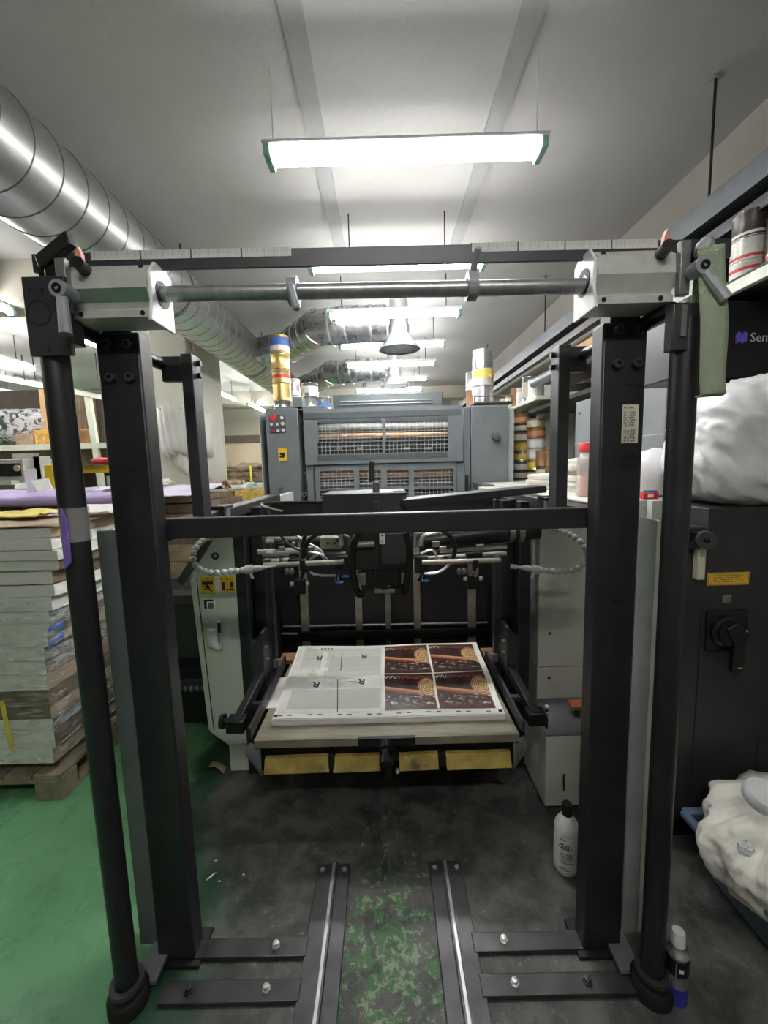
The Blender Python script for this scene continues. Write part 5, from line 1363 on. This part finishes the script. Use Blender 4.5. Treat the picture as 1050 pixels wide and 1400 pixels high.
obj('body', MB().box((-5.6, 4.6, 0), (b.x, 5.2, a.z)), 'printer_body', mc, bevel=.01)
a = W(0, 634, Y=4.58); b = W(28, 651, Y=4.58)
obj('window', MB().box((-5.0, 4.58, b.z), (b.x, 4.6, a.z)), 'dark_glass', mc)
c = W(23, 640, Y=4.57); obj('emblem', MB().cyl((c.x, 4.565, c.z), (c.x, 4.58, c.z), .035, 12), 'kraft', mc)
a = W(0, 657, Y=4.58); obj('ledge', MB().box((-5.3, 4.5, a.z-.05), (W(24, 657, Y=4.58).x, 4.6, a.z)), 'panel_cream', mc)
for i, (px, py, w, h) in enumerate(((45, 634, .22, .24), (64, 637, .14, .22))):
    c = W(px, py, Y=4.75)
    tag(obj('paper_notice', MB().box((c.x-w, 4.74, c.z-h), (c.x+w*.4, 4.745, c.z+h*.5)), ('printer_body', 'paper_white')[i]), ('grey notice sheet next to the dark window', 'white notice sheet next to the round pipe')[i], 'notice')
c = W(42, 650, Y=3.3); tag(obj('tag_sheet', MB().box((c.x-.05, 3.30, zk+.012), (c.x+.045, 3.305, W(42, 641, Y=3.3).z)), 'paper_white'), 'white tag sheet propped behind the white folded card', 'tag')
sl = thing('steel_shelving', 'cream steel shelving along the left with cartons and a wrapped bundle', 'shelving', (-4.8, 5.4, 0))
zs = W(60, 611, Y=5.2).z
obj('shelf_board', MB().box((-7.5, 5.2, zs-.035), (-3.3, 6.0, zs+.035)), 'shelf_cream', sl)
obj('under_beam', MB().box((-7.5, 5.35, zs-.30), (-3.3, 6.0, zs-.036)), 'kraft_dark', sl)
ztb = W(60, 527, Y=5.2).z
obj('top_beam', MB().bar(tuple(W(0, 516, Y=5.2)), tuple(W(138, 542, Y=5.2)), .05, .07), 'shelf_cream', sl)
obj('cable_rail', MB().bar(tuple(W(20, 513, Y=5.18)), tuple(W(138, 538, Y=5.18)), .03, .02), 'charcoal_paint', sl)
for px in (126,): c = W(px, 570, Y=5.2); obj('post', MB().bar((c.x+.08, 5.22, 0), (c.x-.04, 5.22, W(120, 538, Y=5.2).z), .07, .05), 'shelf_cream', sl)
obj('back_sheet', MB().box((-7.5, 6.0, .3), (-3.2, 6.03, 2.75)), 'trim_brown', sl)
for px in (14, 29, 118): c = W(px, 480, Y=5.0); obj('hanger_wire', MB().cyl((c.x, 5.15, W(px, 520, Y=5.15).z), (c.x, 5.15, 3.0), .006, 6), 'black_matte', sl)
a = W(0, 545, Y=5.35); b = W(62, 600, Y=5.35)
def bfn(d): return (1/max(.7, (abs(d.x)**3+abs(d.y)**3+abs(d.z)**3)**(1/3)))*(1+.10*noise.noise(d*4)+.05*noise.noise(d*11))
tag(obj('wrapped_bundle', MB().sphere((-4.9, 5.68, zs+.30), (.82, .28, .235), 40, 28, bfn), 'wrapped_bundle', sharp=180), 'big crumpled bundle of printed waste wrapped in film on the left shelf', 'bundle')
for i, (p0, p1, mt, lab) in enumerate((((46, 588), (62, 607), 'carton_print', 'orange printed carton at the end of the wrapped bundle'), ((62, 592), (72, 607), 'carton_print', 'orange and red carton touching the round pipe'), ((52, 532), (66, 590), 'cardboard', 'tall light brown carton standing on the left shelf'),
                                       ((20, 594), (46, 604), 'kraft', 'flat brown carton under the wrapped bundle end'), ((100, 588), (119, 608), 'tin_brown', 'low brown box between pipe and post'), ((109, 586), (119, 598), 'label_orange', 'pinkish box stacked on the low brown box'), ((92, 540), (112, 590), 'kraft_dark', 'dark brown board pack behind the low boxes'))):
    y = 5.26+.12*(i in (2, 6))+.02*i
    a = W(*p0, Y=y); b = W(*p1, Y=y); z0 = zs+.036 if i not in (2, 5, 6) else (zs+.036 if i != 5 else W(112, 597, Y=y).z)
    tag(obj('carton', MB().box((a.x, y, z0), (b.x, y+.12, max(a.z, z0+.05))), mt, bevel=.006), lab, 'carton')
for i, px in enumerate((103, 113)):
    c = W(px, 560, Y=5.7); tag(obj('wood_plank', MB().box((c.x-.04, 5.72, zs+.04), (c.x+.05, 5.9, W(px, 538, Y=5.7).z)), 'wood_brown'), ('brown plank leaning on the shelf, nearer the pipe', 'brown plank leaning on the shelf, nearer the post')[i], 'plank')
c = W(97, 592, Y=5.3); tag(obj('white_bottle', MB().lathe([(.05, 0), (.055, .02), (.055, .16), (.02, .2), (.02, .24), (0, .245)], (c.x, 5.3, zs+.036), n=16), 'plastic_white'), 'white bottle with a blue label beside the round pipe', 'bottle')
# far pallets behind the pillar
for i, (p0, p1, y, mt, lab) in enumerate((((306, 637), (356, 660), 9.5, 'kraft_dark', 'long brown bale with yellow straps by the far wall'), ((306, 661), (356, 667.5), 9.5, 'paper_edge', 'pale sheet layer between the far bales'), ((306, 668), (356, 688), 9.5, 'carton_print', 'orange brown bale below the strapped one by the far wall'))):
    a = W(*p0, Y=y); b = W(*p1, Y=y); a.z = W(330, p0[1], Y=y).z; b.z = W(330, p1[1], Y=y).z+.01
    t = thing('strapped_bale', lab, 'bale', ((a.x+b.x)/2, y, b.z))
    z0 = b.z if i < 2 else 0
    m = MB(); obj('bale', MB().grid(lambda u, v: Vector((a.x-.3+(b.x-a.x+.6)*u, y+.05*noise.noise(Vector((u*4, v*9, i))), z0+(a.z-z0)*v)), 30, 14), mt, t, solid=.3, sharp=180)
    if i == 0:
        for px in (314, 347):
            c = W(px, 645, Y=y); obj('strap', MB().box((c.x-.02, y-.22, z0), (c.x+.02, y-.2, a.z)), 'yellow_paper', t)
# dark machine parts glimpsed between left posts and feeder
dm = thing('dark_cabinet', 'dark low cabinet with a fringed shelf beside the left cream panel', 'cabinet', (-1.22, 2.4, 0))
obj('body', MB().box((-1.45, 2.3, .06), (-1.02, 2.66, .84)), 'black_matte', dm, bevel=.006)
obj('door', MB().box((-1.30, 2.28, .46), (-1.05, 2.3, .80)), 'charcoal_paint', dm, bevel=.004)
obj('shelf', MB().box((-1.45, 2.18, .82), (-1.0, 2.3, .87)), 'charcoal_paint', dm, bevel=.004)
obj('lower_shelf', MB().box((-1.42, 2.15, .34), (-1.0, 2.3, .40)), 'charcoal_paint', dm, bevel=.01)
for k in range(12): obj('fringe_link', MB().sphere((-1.40+.033*k, 2.15, .345), (.014, .01, .018), 8, 6), 'steel_dull', dm)

# ------------------------------------------------------------------ things on the floor and on the step box
bt = thing('white_bottle', 'white plastic solvent bottle with black cap on the floor by the right post', 'bottle', tuple(W(777, 1190, Z=0)))
c = W(778, 1196, Z=0); r = .044
c.y += .03
obj('bottle_body', MB().lathe([(r*.9, 0), (r, .01), (r, .17), (r*.92, .19), (.022, .222), (.018, .228)], c, n=28), 'bottle_plastic', bt)
obj('cap', MB().lathe([(.02, .226), (.02, .262), (.017, .268), (0, .268)], c, n=20), 'black_plastic', bt)
lb = obj('label', MB().ring(c+Vector((0, 0, .02)), c+Vector((0, 0, .158)), r*1.012, r*.99, 28), 'label_white', bt)
def onring(a, z): # a: angle from the viewer's side
    d = math.atan2(-c.y, -c.x)+a; return Vector((c.x+math.cos(d)*r*1.02, c.y+math.sin(d)*r*1.02, z))
m = MB()
for k, (z, n_) in enumerate(((.150, 5), (.095, 10), (.086, 11), (.077, 11), (.068, 10), (.059, 11), (.035, 6), (.029, 8))):
    for i in range(n_):
        a0 = -.5+i*.1; p = onring(a0, z); q = onring(a0+.07, z); m.bar(p, q, .0008, .0028 if k else .004)
for a0, sgn in ((-.28, 1), (.15, 1)):
    p = onring(a0, .122); t = (onring(a0+.1, .122)-onring(a0-.1, .122)).normalized()
    for u, v in ((t*.012, Vector((0, 0, .013))), (Vector((0, 0, .013)), t*-.012), (t*-.012, Vector((0, 0, -.013))), (Vector((0, 0, -.013)), t*.012)): m.bar(p+u, p+v, .001, .002)
    m.box(p-Vector((.003, .001, .005)), p+Vector((.003, .001, .005)))
obj('lettering', m, 'ink_black', lb)['kind'] = 'stuff'
sc = thing('spray_can', 'blue and black spray can with white cap standing by the round pipe foot', 'spray can', tuple(W(921, 1370, Z=0)))
c = W(922, 1362, Z=0); r = .030
obj('can_body', MB().lathe([(r*.95, 0), (r, .004), (r, .150), (r*1.05, .153), (r*1.05, .158), (r*.9, .164), (.018, .178), (.018, .184)], c, n=28), 'tin_silver', sc)
for z0, z1, mt in ((.006, .060, 'spray_blue'), (.060, .098, 'tin_silver'), (.098, .149, 'black_plastic')):
    lb = obj('label_band', MB().ring(c+Vector((0, 0, z0)), c+Vector((0, 0, z1)), r*1.015, r*.99, 28), mt, sc)
obj('cap', MB().lathe([(.0185, .178), (.0172, .212), (.015, .217), (0, .217)], c, n=24), 'plastic_white', sc)
m = MB()
def onr(a, z): d = math.atan2(-c.y, -c.x)+a; return Vector((c.x+math.cos(d)*r*1.03, c.y+math.sin(d)*r*1.03, z))
for z, a0, a1, w in ((.122, .25, .6, .012), (.020, -.75, -.3, .007)):
    m.bar(onr(a0, z), onr((a0+a1)/2, z), .001, w); m.bar(onr((a0+a1)/2, z), onr(a1, z), .001, w)
obj('print_block', m, 'label_white', sc)
m = MB(); m.bar(onr(.02, .062), onr(.02, .145), .001, .003, (1, 0, 0)); obj('print_line', m, 'locker_grey', sc)
for i in range(5): p = onr(-.72+.1*i, .018); q = onr(-.72+.1*i+.06, .018); obj('letter', MB().bar(p, q, .0012, .006), 'label_white', sc) if i < 4 else None
# rag bin
rb = thing('rag_bin', 'blue plastic bin on the floor before the black cabinet', 'bin', (1.36, 1.2, 0))
bx0, by0 = 1.13, 1.05
prof = [((bx0+.03, by0+.04), (1.75, by0+.04), (1.75, 1.36), (bx0+.03, 1.36)), ((bx0-.015, by0-.03), (1.78, by0-.03), (1.78, 1.42), (bx0-.015, 1.42))]
vb = [(x, y, .0) for x, y in prof[0]]+[(x, y, .20) for x, y in prof[1]]
obj('bin_body', MB().add(vb, [(3, 2, 1, 0), (0, 1, 5, 4), (1, 2, 6, 5), (2, 3, 7, 6), (3, 0, 4, 7)]), 'bin_blue', rb, bevel=.03, seg=4)
rim = MB(); q = [(bx0-.02, by0-.035, .20), (1.785, by0-.035, .20), (1.785, 1.425, .20), (bx0-.02, 1.425, .20)]
for i in range(4): rim.bar(q[i], q[(i+1) % 4], .03, .02)
obj('rim', rim, 'bin_blue', rb, bevel=.005)
hp2 = thing('rag_heap', 'heap of white cleaning rags overflowing the blue bin', 'rags', (1.36, 1.2, .27))
def rag(d):
    ph = math.atan2(d.y, d.x)
    dr = Vector((math.cos(ph)*1.5, math.sin(ph)*1.5, d.z*.5))
    f = abs(noise.noise(dr*2.3+Vector((0, 0, .6*noise.noise(d*2))))); f2 = abs(noise.noise(dr*5+Vector((7, 2, 1))))
    return 1.04+.14*noise.noise(d*1.7)-.20*f-.09*f2+.015*noise.noise(d*9)
obj('rag_mass', MB().sphere((1.42, 1.20, .25), (.37, .27, .20), 140, 100, rag), 'cloth_rag', hp2, sharp=180)
obj('hanging_rag', MB().grid(lambda u, v: Vector((1.10+.30*u+.02*math.sin(v*4), .99-.07*u-.03*v+.02*math.sin(u*12), .29-.17*v*(.6+.4*u)+.05*math.sin(u*3)+.012*noise.noise(Vector((u*8, v*6, 2))))), 20, 14), 'cloth_rag', hp2, solid=.008, sharp=180)
c = W(1022, 1165, Y=1.02)
obj('crumpled_tissue', MB().sphere(tuple(W(1020, 1160, Y=.93)), (.020, .012, .016), 16, 10, lambda d: 1+.5*noise.noise(d*4)), 'plastic_white', hp2, sharp=20)
c = W(1038, 1085, Y=1.15); cup = tag(obj('lid_disc', MB().lathe([(.045, 0), (.05, .012), (.05, .035), (.046, .042), (0, .042)], c-Vector((0, 0, .02)), (.1, -.45, .9), 28), 'plastic_white'), 'round white plastic lid lying on the rag heap', 'lid')
# marker and brush on the step box
c = W(747, 995, Z=.36); mk = thing('marker_pen', 'black marker pen standing on the step box', 'marker', tuple(c))
obj('barrel', MB().lathe([(.0065, 0), (.0075, .004), (.0075, .095)], c, n=14), 'black_plastic', mk)
obj('end_cap', MB().lathe([(.0077, .095), (.0077, .105), (.005, .108), (0, .108)], c, n=14), 'label_white', mk)
obj('print_ring', MB().ring(c+Vector((0, 0, .05)), c+Vector((0, 0, .08)), .0078, .007, 14), 'locker_grey', mk)
c = W(794, 980, Z=.36); br = thing('scrub_brush', 'orange backed scrub brush on the step box', 'brush', tuple(c))
obj('brush_back', MB().box((c.x-.045, c.y-.01, .398), (c.x+.08, c.y+.05, .418)), 'brush_orange', br, bevel=.004)
obj('bristles', MB().box((c.x-.01, c.y-.008, .36), (c.x+.07, c.y+.045, .398)), 'brush_bristle', br)['kind'] = 'stuff'
# scraps on the floor
for i, (px, py, l, ang, lab) in enumerate(((289, 1198, .045, .9, 'white paper shaving on the dark floor by the left post'), (295, 1177, .012, .3, 'tiny white chip above the paper shaving'), (300, 1205, .012, .2, 'tiny white chip below the paper shaving'), (333, 1196, .010, 0, 'tiny white chip away from the paper shaving'))):
    c = W(px, py, Z=.002)
    tag(obj('paper_scrap', MB().prism([c+Vector((-l*math.cos(ang), -l*math.sin(ang), 0))*.5, c+Vector((.004, -.002, 0)), c+Vector((l*math.cos(ang), l*math.sin(ang), 0))*.5, c+Vector((-.003, .004, 0))], (0, 0, .0012)), 'label_white'), lab, 'scrap')
c = W(300, 1045, Z=.004)
tag(obj('kraft_scrap', MB().grid(lambda u, v: Vector((c.x-.05+.10*u, c.y-.02+.04*v-.05*u, .004+.02*math.sin(u*3))), 8, 3), 'kraft', solid=.003), 'curled brown scrap on the floor beside the left cream foot panel', 'scrap')
c = W(771, 1085, Y=1.66); tag(obj('bent_wire', MB().tube([(c.x, 1.66, .10), (c.x-.004, 1.652, .125), (c.x-.006, 1.652, .155), (c.x-.002, 1.658, .18)], .004, 6, 3), 'black_plastic'), 'short bent black wire on the step box front above the bottle', 'wire')
